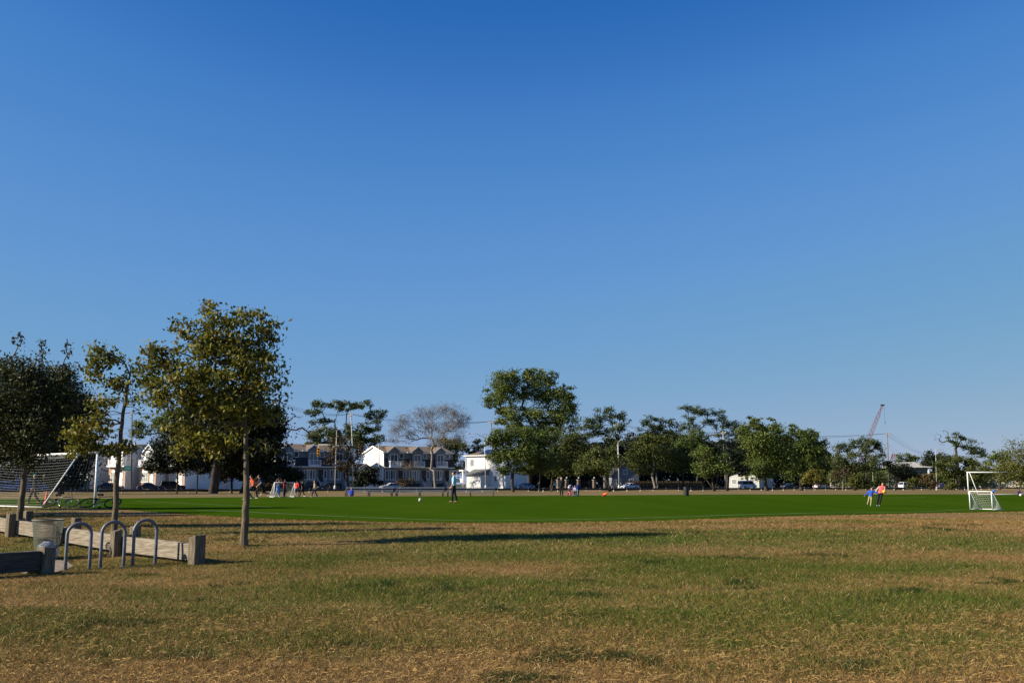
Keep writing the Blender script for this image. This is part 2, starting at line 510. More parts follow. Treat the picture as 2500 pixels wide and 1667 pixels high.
# ---------------------------------------------------------------- grass blades of the near lawn
def grass(name, n, y0, y1, hgt, wid, two, seed, margin=1.22, keep=None, ymin_far=False):
    r = np.random.default_rng(seed)
    y = np.sqrt(r.random(n) * (y1 ** 2 - y0 ** 2) + y0 ** 2)
    x = (r.random(n) * 2 - 1) * y * .52 * margin
    z = HT(x, y)
    px, py = proj(x, y, z)
    ok = (py > near_y(px) + .8)
    if keep is not None: ok &= keep(x, y)
    x, y, z = x[ok], y[ok], z[ok]; m = len(x)
    g_ = greenness(x, y)
    tuft = ss(.66, .80, fbm(x * 1.1 + 60, y * 1.3 + 20, 4))          # darker weedy tufts
    thin = r.random(m) < (.55 + .45 * np.clip(g_ + tuft, 0, 1)) * (0.6 + .8 * fbm(x * 5, y * 5, 2))
    x, y, z, g_, tuft = x[thin], y[thin], z[thin], g_[thin], tuft[thin]; m = len(x)
    u = r.random(m)
    isg = r.random(m) < (g_ * 1.05)
    dark = r.random(m) < tuft * .85
    c = np.where(isg[:, None], OLIVE * (1 - u[:, None]) + GREEN * u[:, None], BROWN * (1 - u[:, None]) + STRAW * u[:, None])
    c = np.where(dark[:, None], DGREEN * (.7 + .8 * u[:, None]), c)
    pale = r.random(m) < .035
    c = np.where(pale[:, None], np.array([.42, .33, .17]), c)
    c = c * (.62 + .76 * r.random((m, 1)))
    h = hgt * (.45 + .9 * r.random(m)) * (.75 + .5 * fbm(x * .8, y * .8, 2)) * np.where(isg, 1.05, .8) * (1 + .5 * tuft)
    a = r.random(m) * 2 * math.pi
    lean = np.where(isg, .4 + .9 * r.random(m), .9 + 1.9 * r.random(m)) * h
    w = wid * (.6 + .8 * r.random(m))
    la = r.random(m) * 2 * math.pi
    dx, dy = np.cos(a) * w / 2, np.sin(a) * w / 2
    lx, ly = np.cos(la) * lean, np.sin(la) * lean
    B0 = np.stack([x - dx, y - dy, z - .005], 1); B1 = np.stack([x + dx, y + dy, z - .005], 1)
    T = np.stack([x + lx, y + ly, z + h], 1)
    if two:
        M0 = np.stack([x - dx * .75 + lx * .3, y - dy * .75 + ly * .3, z + h * .62], 1)
        M1 = np.stack([x + dx * .75 + lx * .3, y + dy * .75 + ly * .3, z + h * .62], 1)
        V = np.stack([B0, B1, M1, M0, T], 1).reshape(-1, 3)
        i = np.arange(m)[:, None] * 5
        F = np.concatenate([i + [0, 1, 2], i + [0, 2, 3], i + [3, 2, 4]], 1).reshape(-1, 3)
        k = 5
    else:
        V = np.stack([B0, B1, T], 1).reshape(-1, 3)
        F = (np.arange(m)[:, None] * 3 + [0, 1, 2])
        k = 3
    c4 = np.repeat(np.concatenate([c, np.ones((m, 1))], 1), k, 0)
    o = mesh_np(name, V, F, m_grass, attrs={'gcol': ('FLOAT_COLOR', c4)})
    return o
m_grass = attr_mat('dry and green grass blades', 'gcol', rough=.75, trans=.22)
def not_on_pad(x, y):
    k = np.ones(len(x), bool)
    P = [(q.x, q.y) for q in pad]
    ins = np.zeros(len(x), bool)
    j = len(P) - 1
    for i in range(len(P)):
        xi, yi = P[i]; xj, yj = P[j]
        c = ((yi > y) != (yj > y)) & (x < (xj - xi) * (y - yi) / (yj - yi + 1e-9) + xi)
        ins ^= c; j = i
    return ~ins
tag(grass('lawn_grass', 260000, 6.6, 12.5, .046, .0050, True, 1), 'short patchy dry and green lawn grass nearest the camera', 'grass', kind='stuff')
tag(grass('lawn_grass', 360000, 12.5, 21, .045, .0085, False, 2, keep=not_on_pad), 'dry lawn grass around the timber rail and bike racks', 'grass', kind='stuff')
tag(grass('lawn_grass', 330000, 21, 36, .048, .015, False, 3), 'brown lawn grass under the young trees up to the turf', 'grass', kind='stuff')
tag(grass('lawn_grass', 60000, 36, 60, .05, .03, False, 4), 'brown grass strip along the outer edges of the pitch', 'grass', kind='stuff')

# matted dead straws lying over the near lawn
def straws(n, seed):
    r = np.random.default_rng(seed)
    y = np.sqrt(r.random(n) * (13 ** 2 - 6.6 ** 2) + 6.6 ** 2); x = (r.random(n) * 2 - 1) * y * .64
    dry = 1 - greenness(x, y)
    keep = (r.random(n) < dry * .9 + .06) & not_on_pad(x, y)
    x, y = x[keep], y[keep]; n = len(x)
    z = HT(x, y)
    L = (.03 + .08 * r.random(n) ** 2) ; a = r.random(n) * 2 * math.pi; bend = r.normal(size=n) * .5
    w = .0012 + .0014 * r.random(n)
    pts = []
    for k, t in enumerate((0, .5, 1)):
        an = a + bend * t
        px_ = x + np.cos(an) * L * t; py_ = y + np.sin(an) * L * t
        pz = z + .018 + .03 * np.sin(t * math.pi * .7) * r.random(n)
        sx, sy = -np.sin(an) * w, np.cos(an) * w
        pts += [np.stack([px_ - sx, py_ - sy, pz], 1), np.stack([px_ + sx, py_ + sy, pz + .004], 1)]
    V = np.stack(pts, 1).reshape(-1, 3); i = np.arange(n)[:, None] * 6
    F = np.concatenate([i + [0, 1, 3, 2], i + [2, 3, 5, 4]], 1).reshape(-1, 4)
    c = (np.array([.38, .25, .09]) * (.4 + .7 * r.random((n, 1))))
    return mesh_np('dead_straw', V, F, m_grass, attrs={'gcol': ('FLOAT_COLOR', np.repeat(np.concatenate([c, np.ones((n, 1))], 1), 6, 0))})
tag(straws(30000, 9), 'matted dead straw lying across the near lawn', 'straw', kind='stuff')
# fallen leaves
r_ = np.random.default_rng(21); n_ = 500
y_ = 8 + 22 * r_.random(n_) ** .8; x_ = np.where(r_.random(n_) < .55, (-4 - 8 * r_.random(n_)) * y_ / 22, (r_.random(n_) * 2 - 1) * y_ * .6)
P_ = np.stack([x_, y_, HT(x_, y_) + .045], 1)
t_ = r_.random(n_)[:, None]
n0_ = np.tile(np.array([[0, 0, 1.0]]), (n_, 1))
def _flat():
    N = n0_ + r_.normal(size=(n_, 3)) * .35; N /= np.linalg.norm(N, axis=1, keepdims=True)
    D = np.cross(N, r_.normal(size=(n_, 3))); D /= np.linalg.norm(D, axis=1, keepdims=True)
    S = np.cross(N, D); L = .035 + .035 * r_.random((n_, 1)); W = L * .6
    V = np.stack([P_ - D * L / 2, P_ + S * W / 2 + N * .01, P_ + D * L / 2, P_ - S * W / 2 + N * .01], 1).reshape(-1, 3)
    return V, np.arange(n_ * 4).reshape(-1, 4)
V_, F_ = _flat()
c_ = np.array([.16, .075, .028]) * (1 - t_) + np.array([.22, .13, .04]) * t_
fl = mesh_np('fallen_leaves', V_, F_, m_grass, attrs={'gcol': ('FLOAT_COLOR', np.repeat(np.concatenate([c_, np.ones((n_, 1))], 1), 4, 0))})
tag(fl, 'scattered brown fallen leaves on the lawn', 'leaves', kind='stuff')
# ---------------------------------------------------------------- trees
LM = {
 'fg': leaf_mat('autumn turning leaves', [(0, (0.0462, 0.0568, 0.0106)), (.4, (0.1188, 0.1254, 0.0158)), (.75, (0.2310, 0.2112, 0.0238)), (.93, (0.2640, 0.1584, 0.0396)), (1, (0.3168, 0.1584, 0.0660))], .3),
 'fgd': leaf_mat('dark olive leaves', [(0, (.02, .028, .010)), (.6, (.05, .058, .016)), (.93, (.085, .085, .02)), (1, (.13, .07, .04))], .25),
 'dark': leaf_mat('very dark green leaves', [(0, (0.0072, 0.0126, 0.0054)), (.7, (0.0162, 0.0252, 0.0090)), (1, (0.0360, 0.0405, 0.0135))], .12),
 'green': leaf_mat('mid green leaves', [(0, (0.0403, 0.0684, 0.0121)), (.6, (0.1106, 0.1409, 0.0241)), (1, (0.2113, 0.2174, 0.0323))], .2),
 'locust': leaf_mat('bluish dark green leaves', [(0, (0.0235, 0.0437, 0.0118)), (.7, (0.0638, 0.0907, 0.0218)), (1, (0.1260, 0.1428, 0.0302))], .2),
 'olive': leaf_mat('olive leaves', [(0, (0.0457, 0.0640, 0.0152)), (.6, (0.1144, 0.1297, 0.0244)), (1, (0.1983, 0.1830, 0.0305))], .22),
 'yellow': leaf_mat('yellow green leaves', [(0, (.06, .07, .012)), (.6, (.13, .13, .02)), (1, (.22, .15, .02))], .28),
 'autumn': leaf_mat('orange and yellow leaves', [(0, (.10, .10, .014)), (.5, (.22, .16, .02)), (1, (.34, .15, .02))], .3),
 'twig': leaf_mat('fine grey twigs', [(0, (.10, .08, .055)), (.6, (.17, .14, .10)), (1, (.24, .19, .13))], .0),
 'rust': leaf_mat('rusty brown leaves', [(0, (.035, .028, .012)), (.6, (.085, .055, .022)), (1, (.11, .08, .02))], .2),
}
m_bark = mat('grey brown bark', (.125, .098, .062), .95, noise=.45, nscale=14, bump=1.0, stretch=(1, 1, .25))
m_bark_d = mat('dark bark', (.055, .045, .036), .95, noise=.4, nscale=6, bump=.6, stretch=(1, 1, .25))
m_bark_p = mat('pale grey bark', (.23, .20, .16), .95, noise=.35, nscale=6, bump=.6, stretch=(1, 1, .25))
def leaves_np(P, size, r, out=None, outw=.5, droop=0.0, asp=.55):
    """diamond leaves at P (n,3); out: preferred normals"""
    n = len(P)
    N = r.normal(size=(n, 3)); N /= np.linalg.norm(N, axis=1, keepdims=True)
    if out is not None: N = N * (1 - outw) + out * outw
    N /= np.linalg.norm(N, axis=1, keepdims=True) + 1e-9
    D = r.normal(size=(n, 3)); D[:, 2] -= droop
    D -= N * np.sum(D * N, 1, keepdims=True)
    D /= np.linalg.norm(D, axis=1, keepdims=True) + 1e-9
    S = np.cross(N, D)
    L = size * (.6 + .8 * r.random((n, 1)))
    W = L * asp * (.8 + .4 * r.random((n, 1)))
    fold = N * W * .18
    V = np.stack([P - D * L / 2, P + S * W / 2 + fold, P + D * L / 2, P - S * W / 2 + fold], 1).reshape(-1, 3)
    i = np.arange(n)[:, None] * 4
    F = np.concatenate([i + [0, 1, 2], i + [0, 2, 3]], 1).reshape(-1, 3)
    return V, F
def skeleton(base, trunk, targets, r, alpha=.35, jit=.06, steps=3, sag=0.0):
    """grow limbs from a trunk polyline to every target point; returns nodes, parents"""
    nodes = [np.array(p, float) for p in [base] + trunk]
    par = [-1] + list(range(len(trunk)))
    start = 1 + int(len(trunk) * .45)
    N = np.array(nodes); elig = np.zeros(len(nodes), bool); elig[start:] = True
    plen = np.zeros(len(nodes))
    fork = nodes[-1]
    tg = sorted(targets, key=lambda t: np.linalg.norm(t - fork))
    NL = [N]; 
    for t in tg:
        d = np.linalg.norm(N - t, axis=1) + alpha * plen * .55
        d += np.where(N[:, 2] > t[2] + .1, (N[:, 2] - t[2]) * .5, 0)
        d[~elig] = 1e9
        j = int(np.argmin(d))
        a = N[j]; L = np.linalg.norm(t - a)
        k = max(2, min(steps + 2, int(L / (jit * 9) + 1)))
        new = []; q = j
        for s_ in range(1, k + 1):
            f = s_ / k
            p = a + (t - a) * f
            if s_ < k:
                p = p + r.normal(size=3) * jit * L * .35
                p[2] += math.sin(f * math.pi) * L * (.10 - sag)
            new.append(p); par.append(q if s_ == 1 else len(N) + len(new) - 2)
        N = np.vstack([N, new]); plen = np.concatenate([plen, plen[j] + L * (np.arange(1, k + 1) / k)])
        elig = np.concatenate([elig, np.ones(k, bool)])
    return N, np.array(par)
def limb_mesh(N, par, r_trunk, r_tip, root_z, sides=5, flare=1.35, power=.5, tn=0):
    n = len(N)
    cnt = np.zeros(n); ch = np.zeros(n, int)
    for i in range(1, n): ch[par[i]] += 1
    cnt[ch == 0] = 1
    for i in range(n - 1, 0, -1): cnt[par[i]] += cnt[i]
    rad = cnt ** power
    rad = r_tip + (r_trunk - r_tip) * (rad - 1) / max(1e-6, rad[0] - 1)
    for i in range(1, n if tn else 0):
        if i <= tn: rad[i] = min(rad[i], r_trunk * (1 - .72 * (i / tn) ** 1.2))
        elif par[i] <= tn: rad[i] = max(r_tip, min(rad[i], rad[par[i]] * .8))
        else: rad[i] = max(r_tip, min(rad[i], rad[par[i]]))
    rad[0] *= flare
    V = []; F = []
    for i in range(1, n):
        a = N[par[i]]; b = N[i]; d = b - a; L = np.linalg.norm(d)
        if L < 1e-6: continue
        d = d / L
        u = np.cross(d, [0.31, .9, .2]); 
        if np.linalg.norm(u) < .1: u = np.cross(d, [1, 0, 0])
        u /= np.linalg.norm(u); w = np.cross(d, u)
        s = sides if rad[i] > r_tip * 2.2 else 3
        ra = min(rad[par[i]], rad[i] * 1.35) if par[i] != 0 else rad[par[i]]
        t = np.arange(s) * 2 * math.pi / s
        c = np.cos(t)[:, None] * u + np.sin(t)[:, None] * w
        o = len(V)
        V += list(a - d * ra * .15 + c * ra) + list(b + d * rad[i] * .15 + c * rad[i])
        for k in range(s):
            k2 = (k + 1) % s
            F.append((o + k, o + k2, o + s + k2, o + s + k))
    return np.array(V), np.array(F)
def tree(name, label, base_px, Y, fork, blobs, lm, trunk_r=.2, leaf=.34, dens=.5, depth=.75, clus=None, nt=None, per_px2=None, bark=None,
         cat='tree', group=None, droop=.3, outw=.45, seed=None, r_tip=None, bare=0.0, via=None, stems=1, alpha=.35, power=.5, sides=5, tint=(0, 1), jit=.06, surf=.45, asp=.55):
    """blobs: (px, py, rx, ry) of leaf masses in picture pixels at distance Y; fork: (px, py) where the trunk splits"""
    r = np.random.default_rng(seed if seed is not None else int(abs(base_px) * 7 + Y))
    k = kpm(Y)
    b0 = at(base_px, 1181, Y); base = np.array([b0.x, Y, gz(b0.x, Y) - .05])
    root = empty(name, base.tolist(), 0, label, cat, group)
    T = []; W = []; LP = []; LO = []; LT = []
    for bl in blobs:
        px, py, rx, ry = bl[:4]
        dm = bl[4] if len(bl) > 4 else 1.0
        yo = r.uniform(-.5, .5) * rx / k * .9
        c = at(px, py, Y + yo); c = np.array(c)
        a = np.array([rx / k, rx / k * depth, ry / k])
        area = math.pi * rx * ry
        ntg = nt if nt else max(5, int(area / 260))
        for _ in range(ntg):
            v = r.normal(size=3); v /= np.linalg.norm(v)
            t = c + v * a * (r.random() ** surf)
            T.append(t)
            m = max(1, int(area * dens * dm / ntg * (.5 + r.random())))
            if r.random() < bare: m = int(m * .06)
            cs = min(clus, .75 * min(rx, ry) / k) if clus else .55 * min(rx, ry) / k * .75
            pos = t + r.normal(size=(m, 3)) * cs * np.array([1, 1, .62])
            LP.append(pos)
            o = (pos - c) / a; o /= np.linalg.norm(o, axis=1, keepdims=True) + 1e-9
            LO.append(o)
            ct = r.random()
            LT.append(np.clip(tint[0] + (tint[1] - tint[0]) * (.45 * ct + .55 * r.random(m)), 0, 1))
    fk = np.array(at(fork[0], fork[1], Y))
    trunk = []
    pts = [base] + [np.array(at(q[0], q[1], Y)) for q in (via or [])] + [fk]
    for a_, b_ in zip(pts[:-1], pts[1:]):
        L = np.linalg.norm(b_ - a_)
        for s_ in range(1, 7):
            q = a_ + (b_ - a_) * s_ / 6
            if s_ < 6: q = q + r.normal(size=3) * L * .007
            trunk.append(q)
    N, par = skeleton(base, trunk, T, r, alpha=alpha, jit=jit)
    V, F = limb_mesh(N, par, trunk_r, r_tip or max(.012, trunk_r * .06), base[2], sides=sides, power=power, tn=len(trunk) if len(via or []) > 1 else 0)
    mesh_np('trunk', V - base, F, bark or m_bark_d, root, smooth=True)
    if stems > 1:
        for s_ in range(1, stems):
            e = fk + np.array([r.uniform(-1, 1) * 1.6, r.uniform(-1, 1), r.uniform(-.3, 1.2)])
            q0 = base + np.array([r.uniform(-.5, .5), r.uniform(-.4, .4), 0])
            MB().tube([(q0 - base) , ((q0 + e) / 2 + r.normal(size=3) * .15 - base), (e - base)], [trunk_r * .8, trunk_r * .6, trunk_r * .45], 6).build('stem', bark or m_bark_d, root, True)
    LP = np.concatenate(LP); LO = np.concatenate(LO); LT = np.concatenate(LT)
    if len(LP):
        zmin = np.array([gz(x, y) for x, y in LP[:, :2]]) if len(LP) < 3000 else HT(LP[:, 0], LP[:, 1])
        okk = LP[:, 2] > zmin + .05
        LP, LO, LT = LP[okk], LO[okk], LT[okk]
        lv, lf = leaves_np(LP, leaf, r, LO, outw, droop, asp)
        o = mesh_np('crown', lv - base, lf, LM[lm], root, attrs={'tint': ('FLOAT', np.repeat(LT, 4))})
        o['kind'] = 'stuff'
    return root

def ragged(blobs, seed, cnt=4, reach=1.0):
    """break every leaf mass into a few smaller ones round its rim"""
    r = np.random.default_rng(abs(seed)); out = []
    for b in blobs:
        dm = b[4] if len(b) > 4 else 1.0
        out.append(b)
        if dm < .2: continue
        for _ in range(cnt):
            t = r.uniform(0, 2 * math.pi); q = r.uniform(.55, reach); s = r.uniform(.3, .5)
            out.append((b[0] + math.cos(t) * b[2] * q, b[1] + math.sin(t) * b[3] * q, b[2] * s, b[3] * s, dm * .8))
    return out
# young trees of the near lawn
YG = 'young trees along the timber rail'
tree('young_tree', 'large young tree with full olive crown, its bare trunk behind the end post', 602, 22, (598, 850),
     ragged([(520, 775, 42, 38, .6), (600, 785, 62, 34), (650, 830, 34, 42), (455, 800, 32, 26, .8), (500, 840, 70, 42), (575, 850, 75, 60), (410, 880, 46, 34), (450, 930, 78, 48), (530, 920, 80, 60), (610, 930, 70, 70), (665, 905, 32, 42, .45),
      (378, 868, 30, 34), (362, 925, 24, 42), (395, 965, 46, 30), (425, 800, 12, 22, .7), (480, 985, 80, 36), (570, 1000, 70, 50), (640, 1000, 50, 46, .55), (690, 960, 16, 34, .3), (455, 1050, 44, 34, .9), (510, 1085, 56, 36), (570, 1060, 40, 30, .5), (440, 1105, 22, 20, .8), (500, 746, 12, 14, .4), (625, 1085, 40, 18, .25)], 71, 2, 1.25),
     'fg', trunk_r=.085, leaf=.098, dens=.10, depth=.85, clus=.11, bark=m_bark, cat='tree', group=YG, droop=1.0, outw=.38, r_tip=.0065, bare=.22, power=.62, sides=9, via=[(602, 1200), (600, 1070)], nt=None)
tree('young_tree', 'thin young tree with sparse yellowing crown and bare twigs, second from the timber rail end', 286, 24, (318, 912),
     ragged([(240, 860, 28, 24), (268, 880, 26, 26), (238, 920, 24, 16), (275, 935, 30, 24), (225, 900, 14, 20, .7), (330, 905, 26, 22, .5), (345, 935, 24, 26, .45), (250, 985, 42, 20), (225, 1030, 36, 24), (195, 1060, 34, 22), (270, 1050, 30, 20, .6), (215, 1090, 46, 20), (300, 1095, 38, 22), (350, 890, 14, 16, .3), (340, 980, 30, 24, .25), (310, 960, 24, 30, .4), (180, 1095, 26, 16)], 32, 2, 1.25),
     'fg', trunk_r=.075, leaf=.10, dens=.11, depth=.9, clus=.11, bark=m_bark, group=YG, droop=1.0, outw=.38, r_tip=.0055, bare=.12, power=.6, sides=9, via=[(287, 1150), (300, 1010)])
tree('young_tree', 'dense dark young tree with upright leafy shoots, nearest the left edge of the photo', 52, 26, (78, 950),
     ragged([(40, 900, 60, 34), (110, 930, 60, 40), (20, 960, 70, 50), (80, 990, 80, 50), (140, 980, 44, 40), (30, 1050, 70, 50), (95, 1050, 70, 46), (60, 1100, 70, 34), (-30, 1010, 60, 70), (150, 1040, 30, 40, .7), (45, 830, 10, 20, .6), (105, 845, 9, 20, .6), (165, 850, 8, 16, .45), (-20, 910, 50, 30), (170, 905, 16, 20, .5), (20, 1125, 40, 16)], 65, 4, 1.25),
     'fgd', trunk_r=.09, leaf=.085, dens=.13, depth=.9, clus=.17, bark=m_bark, group=YG, droop=.8, outw=.35, r_tip=.008, power=.6, sides=9, via=[(58, 1180), (66, 1075)])
# trees beyond the left edge that throw the long shadow bands over the lawn and turf
for i, (bx, Y_) in enumerate(((-330, 33), (-250, 36.5))):
    tree('young_tree', ['young tree just beyond the left edge whose shadow stripes the turf', 'second young tree beyond the left edge shading the turf corner'][i], bx, Y_, (bx, 1000),
         [(bx - 10, 930, 90, 60), (bx + 50, 990, 80, 60), (bx - 70, 1000, 90, 60), (bx, 1050, 110, 45)], 'fgd', trunk_r=.1, leaf=.26, dens=.055, depth=.9, clus=.22, bark=m_bark, group='trees beyond the edge', droop=.8, via=[(bx, 1120)])
tree('tall_shade_tree', 'taller tree beyond the left edge throwing the long shadow under the bicycles', -595, 41, (-595, 800),
     [(-595, 640, 110, 70), (-540, 720, 110, 80), (-655, 720, 110, 80), (-595, 820, 140, 80)], 'fgd', trunk_r=.2, leaf=.38, dens=.035, depth=.8, clus=.3, bark=m_bark, group='trees beyond the edge', droop=.8, via=[(-595, 1050)])

FB = 'trees along the far street'
def bg(name, label, *a, **k):
    k.setdefault('group', FB)
    k['dens'] = k.get('dens', .5) * 1.28; k['leaf'] = k.get('leaf', .34) * 1.1
    a = list(a)
    if name not in ('locust_tree', 'bare_tree', 'vine_tree'): a[3] = ragged(a[3], int(a[0] * 13 + a[1]))
    elif name == 'locust_tree':
        k['dens'] *= .95; k['clus'] = .5; k['leaf'] *= .85; k['nt'] = 9; a[3] = ragged([(q[0], q[1], q[2] * .92, q[3] * 1.15) + tuple(q[4:]) for q in a[3]], int(a[0] * 13 + a[1]), 2)
    return tree(name, label, *a, **k)
bg('broad_tree', 'broad black-green tree standing behind the large netted goal', 150, 112, (150, 1120), [(120, 960, 80, 50), (60, 1000, 90, 70), (170, 1000, 55, 50), (120, 1050, 100, 70), (190, 1070, 40, 60), (150, 1120, 70, 60), (205, 1120, 22, 40), (60, 1080, 80, 50), (215, 1010, 16, 24, .6), (150, 1165, 45, 20)], 'dark', trunk_r=.3, leaf=.26, dens=.30, depth=.7, outw=.3, tint=(0, .45))
bg('broad_tree', 'tall dark tree with forked trunk between two white houses', 518, 165, (530, 1110), [(560, 985, 70, 36), (610, 1010, 60, 40), (500, 1020, 60, 36), (560, 1050, 100, 46), (650, 1030, 34, 40), (640, 1080, 50, 36), (480, 1080, 60, 40), (560, 1100, 80, 34), (665, 1060, 26, 26), (430, 1040, 36, 22, .7)], 'dark', trunk_r=.6, leaf=.42, dens=.44, depth=.7, stems=2, outw=.35, tint=(0, .6))
bg('bare_limb_tree', 'half bare tree reaching crooked branches over the rowhouse roofs', 590, 175, (630, 1100), [(700, 1030, 14, 8, .05), (725, 1020, 10, 6, .05), (735, 1045, 26, 8, .05), (760, 1062, 22, 6, .04), (600, 1120, 60, 40), (640, 1130, 50, 40), (560, 1150, 40, 26)], 'dark', trunk_r=.4, leaf=.4, dens=.34, r_tip=.05, power=.4)
bg('round_tree', 'small round dark tree in front of the beige rowhouses', 433, 172, (433, 1150), [(410, 1100, 44, 30), (440, 1120, 40, 30), (380, 1125, 32, 24), (430, 1080, 26, 20), (400, 1140, 40, 14)], 'dark', trunk_r=.14, leaf=.36, dens=.4, tint=(.2, 1))
bg('round_tree', 'slim dark tree beside the white corner house', 481, 178, (482, 1160), [(488, 1110, 40, 34), (470, 1140, 40, 20), (500, 1140, 34, 18)], 'dark', trunk_r=.13, leaf=.36, dens=.38)
bg('round_tree', 'dark shade tree at the white wall behind the small goal', 566, 180, (566, 1165), [(575, 1140, 40, 26), (600, 1165, 26, 20), (640, 1150, 30, 26)], 'dark', trunk_r=.2, leaf=.36, dens=.36)
bg('dark_shrub', 'dense dark shrub rising behind the small left goal', 700, 168, (700, 1185), [(690, 1165, 36, 26), (715, 1170, 24, 24), (665, 1175, 26, 16)], 'dark', trunk_r=.1, leaf=.32, dens=.45, cat='shrub')
bg('dark_shrub', 'grey-leaved shrub just left of the small far goal', 645, 160, (645, 1190), [(640, 1180, 20, 16), (655, 1188, 18, 10)], 'rust', trunk_r=.06, leaf=.3, dens=.4, cat='shrub')
bg('locust_tree', 'flat topped locust tree with layered foliage above the rowhouse roofs', 838, 282, (835, 1075), [(795, 985, 50, 9), (768, 1008, 24, 7), (785, 1030, 30, 9), (840, 992, 40, 9), (885, 988, 34, 9), (912, 1010, 28, 12), (925, 1028, 16, 9), (800, 1055, 36, 10), (905, 1045, 30, 14), (922, 1072, 20, 10), (880, 1070, 34, 14), (850, 1050, 30, 12, .6), (905, 1082, 22, 10)], 'locust', trunk_r=.35, leaf=.5, dens=.62, depth=.9, r_tip=.03, power=.42, clus=.75)
bg('garden_tree', 'olive garden tree peeking over the roofs left of the lamp', 800, 300, (800, 1120), [(805, 1062, 46, 22), (845, 1068, 36, 18), (880, 1078, 30, 16), (770, 1075, 22, 12)], 'olive', trunk_r=.3, leaf=.5, dens=.55)
bg('street_tree', 'twisted dark street tree with thin crown in front of rowhouses', 852, 205, (846, 1150), [(830, 1095, 26, 26, .5), (858, 1085, 20, 20, .4), (866, 1115, 24, 22, .6), (835, 1130, 26, 20, .8), (812, 1115, 16, 20, .5), (880, 1100, 14, 14, .6)], 'rust', trunk_r=.3, leaf=.34, dens=.3, r_tip=.035, power=.42, via=[(848, 1175)], tint=(0, .5))
bg('dark_shrub', 'big dark evergreen shrub behind the bleachers at the white gable', 892, 212, (892, 1185), [(880, 1165, 26, 18), (900, 1155, 26, 18), (912, 1172, 20, 14), (875, 1180, 24, 10)], 'dark', trunk_r=.1, leaf=.36, dens=.5, cat='shrub')
bg('low_shrub', 'small brown shrub on the rowhouse forecourt behind the bleachers', 990, 222, (990, 1190), [(990, 1180, 20, 10), (1002, 1176, 12, 8), (978, 1182, 12, 8)], 'rust', trunk_r=.05, leaf=.3, dens=.5, cat='shrub')
# the bare grey tree: many fine twigs and nearly no leaves
bg('bare_tree', 'nearly leafless grey tree with vase shaped crown before the rowhouses', 1063, 226, (1060, 1150), [(965, 1050, 20, 20, .9), (985, 1030, 22, 28, .9), (1000, 1060, 24, 24, .9), (1025, 1015, 24, 22, .9), (1050, 1010, 28, 22, .9), (1045, 1045, 34, 24, .9), (1085, 1000, 32, 18, .9), (1110, 1010, 26, 24, .9), (1090, 1040, 40, 28, .9), (1125, 1035, 22, 26, .9), (1140, 1020, 12, 14, .9), (1070, 1075, 34, 20, .9), (1000, 1135, 30, 12, .9), (1120, 1070, 20, 20, .9), (960, 1075, 16, 12, .9)],
   'twig', trunk_r=.3, leaf=.95, asp=.035, dens=.32, r_tip=.022, power=.55, bark=m_bark_p, nt=75, alpha=.5, clus=.6, surf=.7, droop=-1.2)
bg('garden_tree', 'yellow green tree filling the gap beside the white house', 1100, 290, (1100, 1150), [(1075, 1115, 34, 26), (1105, 1110, 32, 30), (1120, 1130, 22, 26), (1090, 1140, 34, 16)], 'olive', trunk_r=.3, leaf=.4, dens=.5, tint=(.35, 1))
bg('garden_tree', 'brownish tree behind the yellow green one', 1105, 305, (1105, 1130), [(1105, 1082, 26, 14), (1130, 1095, 14, 12)], 'rust', trunk_r=.2, leaf=.4, dens=.5)
bg('conifer', 'small dark pointed conifer above the white house roof', 1165, 305, (1165, 1130), [(1166, 1078, 7, 10), (1164, 1094, 14, 10), (1162, 1108, 20, 10), (1150, 1102, 10, 8)], 'dark', trunk_r=.15, leaf=.42, dens=.6)
bg('tall_tree', 'tallest tree of the far row with high domed crown', 1292, 265, (1290, 1090), [(1228, 935, 34, 24), (1262, 922, 30, 20), (1300, 920, 32, 20), (1335, 925, 24, 18), (1206, 968, 26, 22), (1200, 985, 18, 12, .7), (1250, 965, 38, 26), (1300, 960, 42, 28), (1345, 960, 32, 26), (1380, 960, 18, 22), (1392, 985, 16, 20), (1370, 1000, 34, 28), (1320, 1010, 44, 26), (1265, 1010, 40, 24), (1225, 1010, 22, 18, .7), (1380, 1035, 26, 22), (1340, 1050, 30, 22), (1300, 1050, 36, 20), (1225, 1035, 16, 14, .6), (1250, 1050, 30, 20)],
   'green', trunk_r=.7, leaf=.42, dens=.48, depth=.85, r_tip=.05, tint=(0, 1))
bg('street_tree', 'dark street tree shading the white house wall and bench end', 1253, 192, (1252, 1150), [(1225, 1075, 30, 24), (1200, 1078, 24, 14, .8), (1260, 1060, 36, 24), (1255, 1100, 44, 28), (1215, 1120, 26, 20, .8), (1285, 1120, 32, 26), (1240, 1140, 32, 14, .7), (1230, 1155, 14, 8, .6)], 'green', trunk_r=.32, leaf=.34, dens=.46, tint=(0, .65), via=[(1250, 1180)])
bg('street_tree', 'leafy tree with thin pale trunk left of the standing adult', 1316, 196, (1318, 1150), [(1300, 1075, 38, 26), (1335, 1070, 34, 24), (1320, 1110, 46, 30), (1290, 1140, 26, 16), (1335, 1140, 36, 18)], 'green', trunk_r=.14, leaf=.32, dens=.46, bark=m_bark_p, tint=(0, .8))
bg('street_tree', 'brownish green tree behind the child with the pink bicycle', 1345, 203, (1350, 1150), [(1375, 1080, 40, 28), (1400, 1095, 34, 32), (1365, 1120, 44, 30), (1400, 1130, 36, 26), (1425, 1110, 20, 30), (1380, 1150, 46, 14)], 'olive', trunk_r=.2, leaf=.32, dens=.44, tint=(0, .6), stems=2)
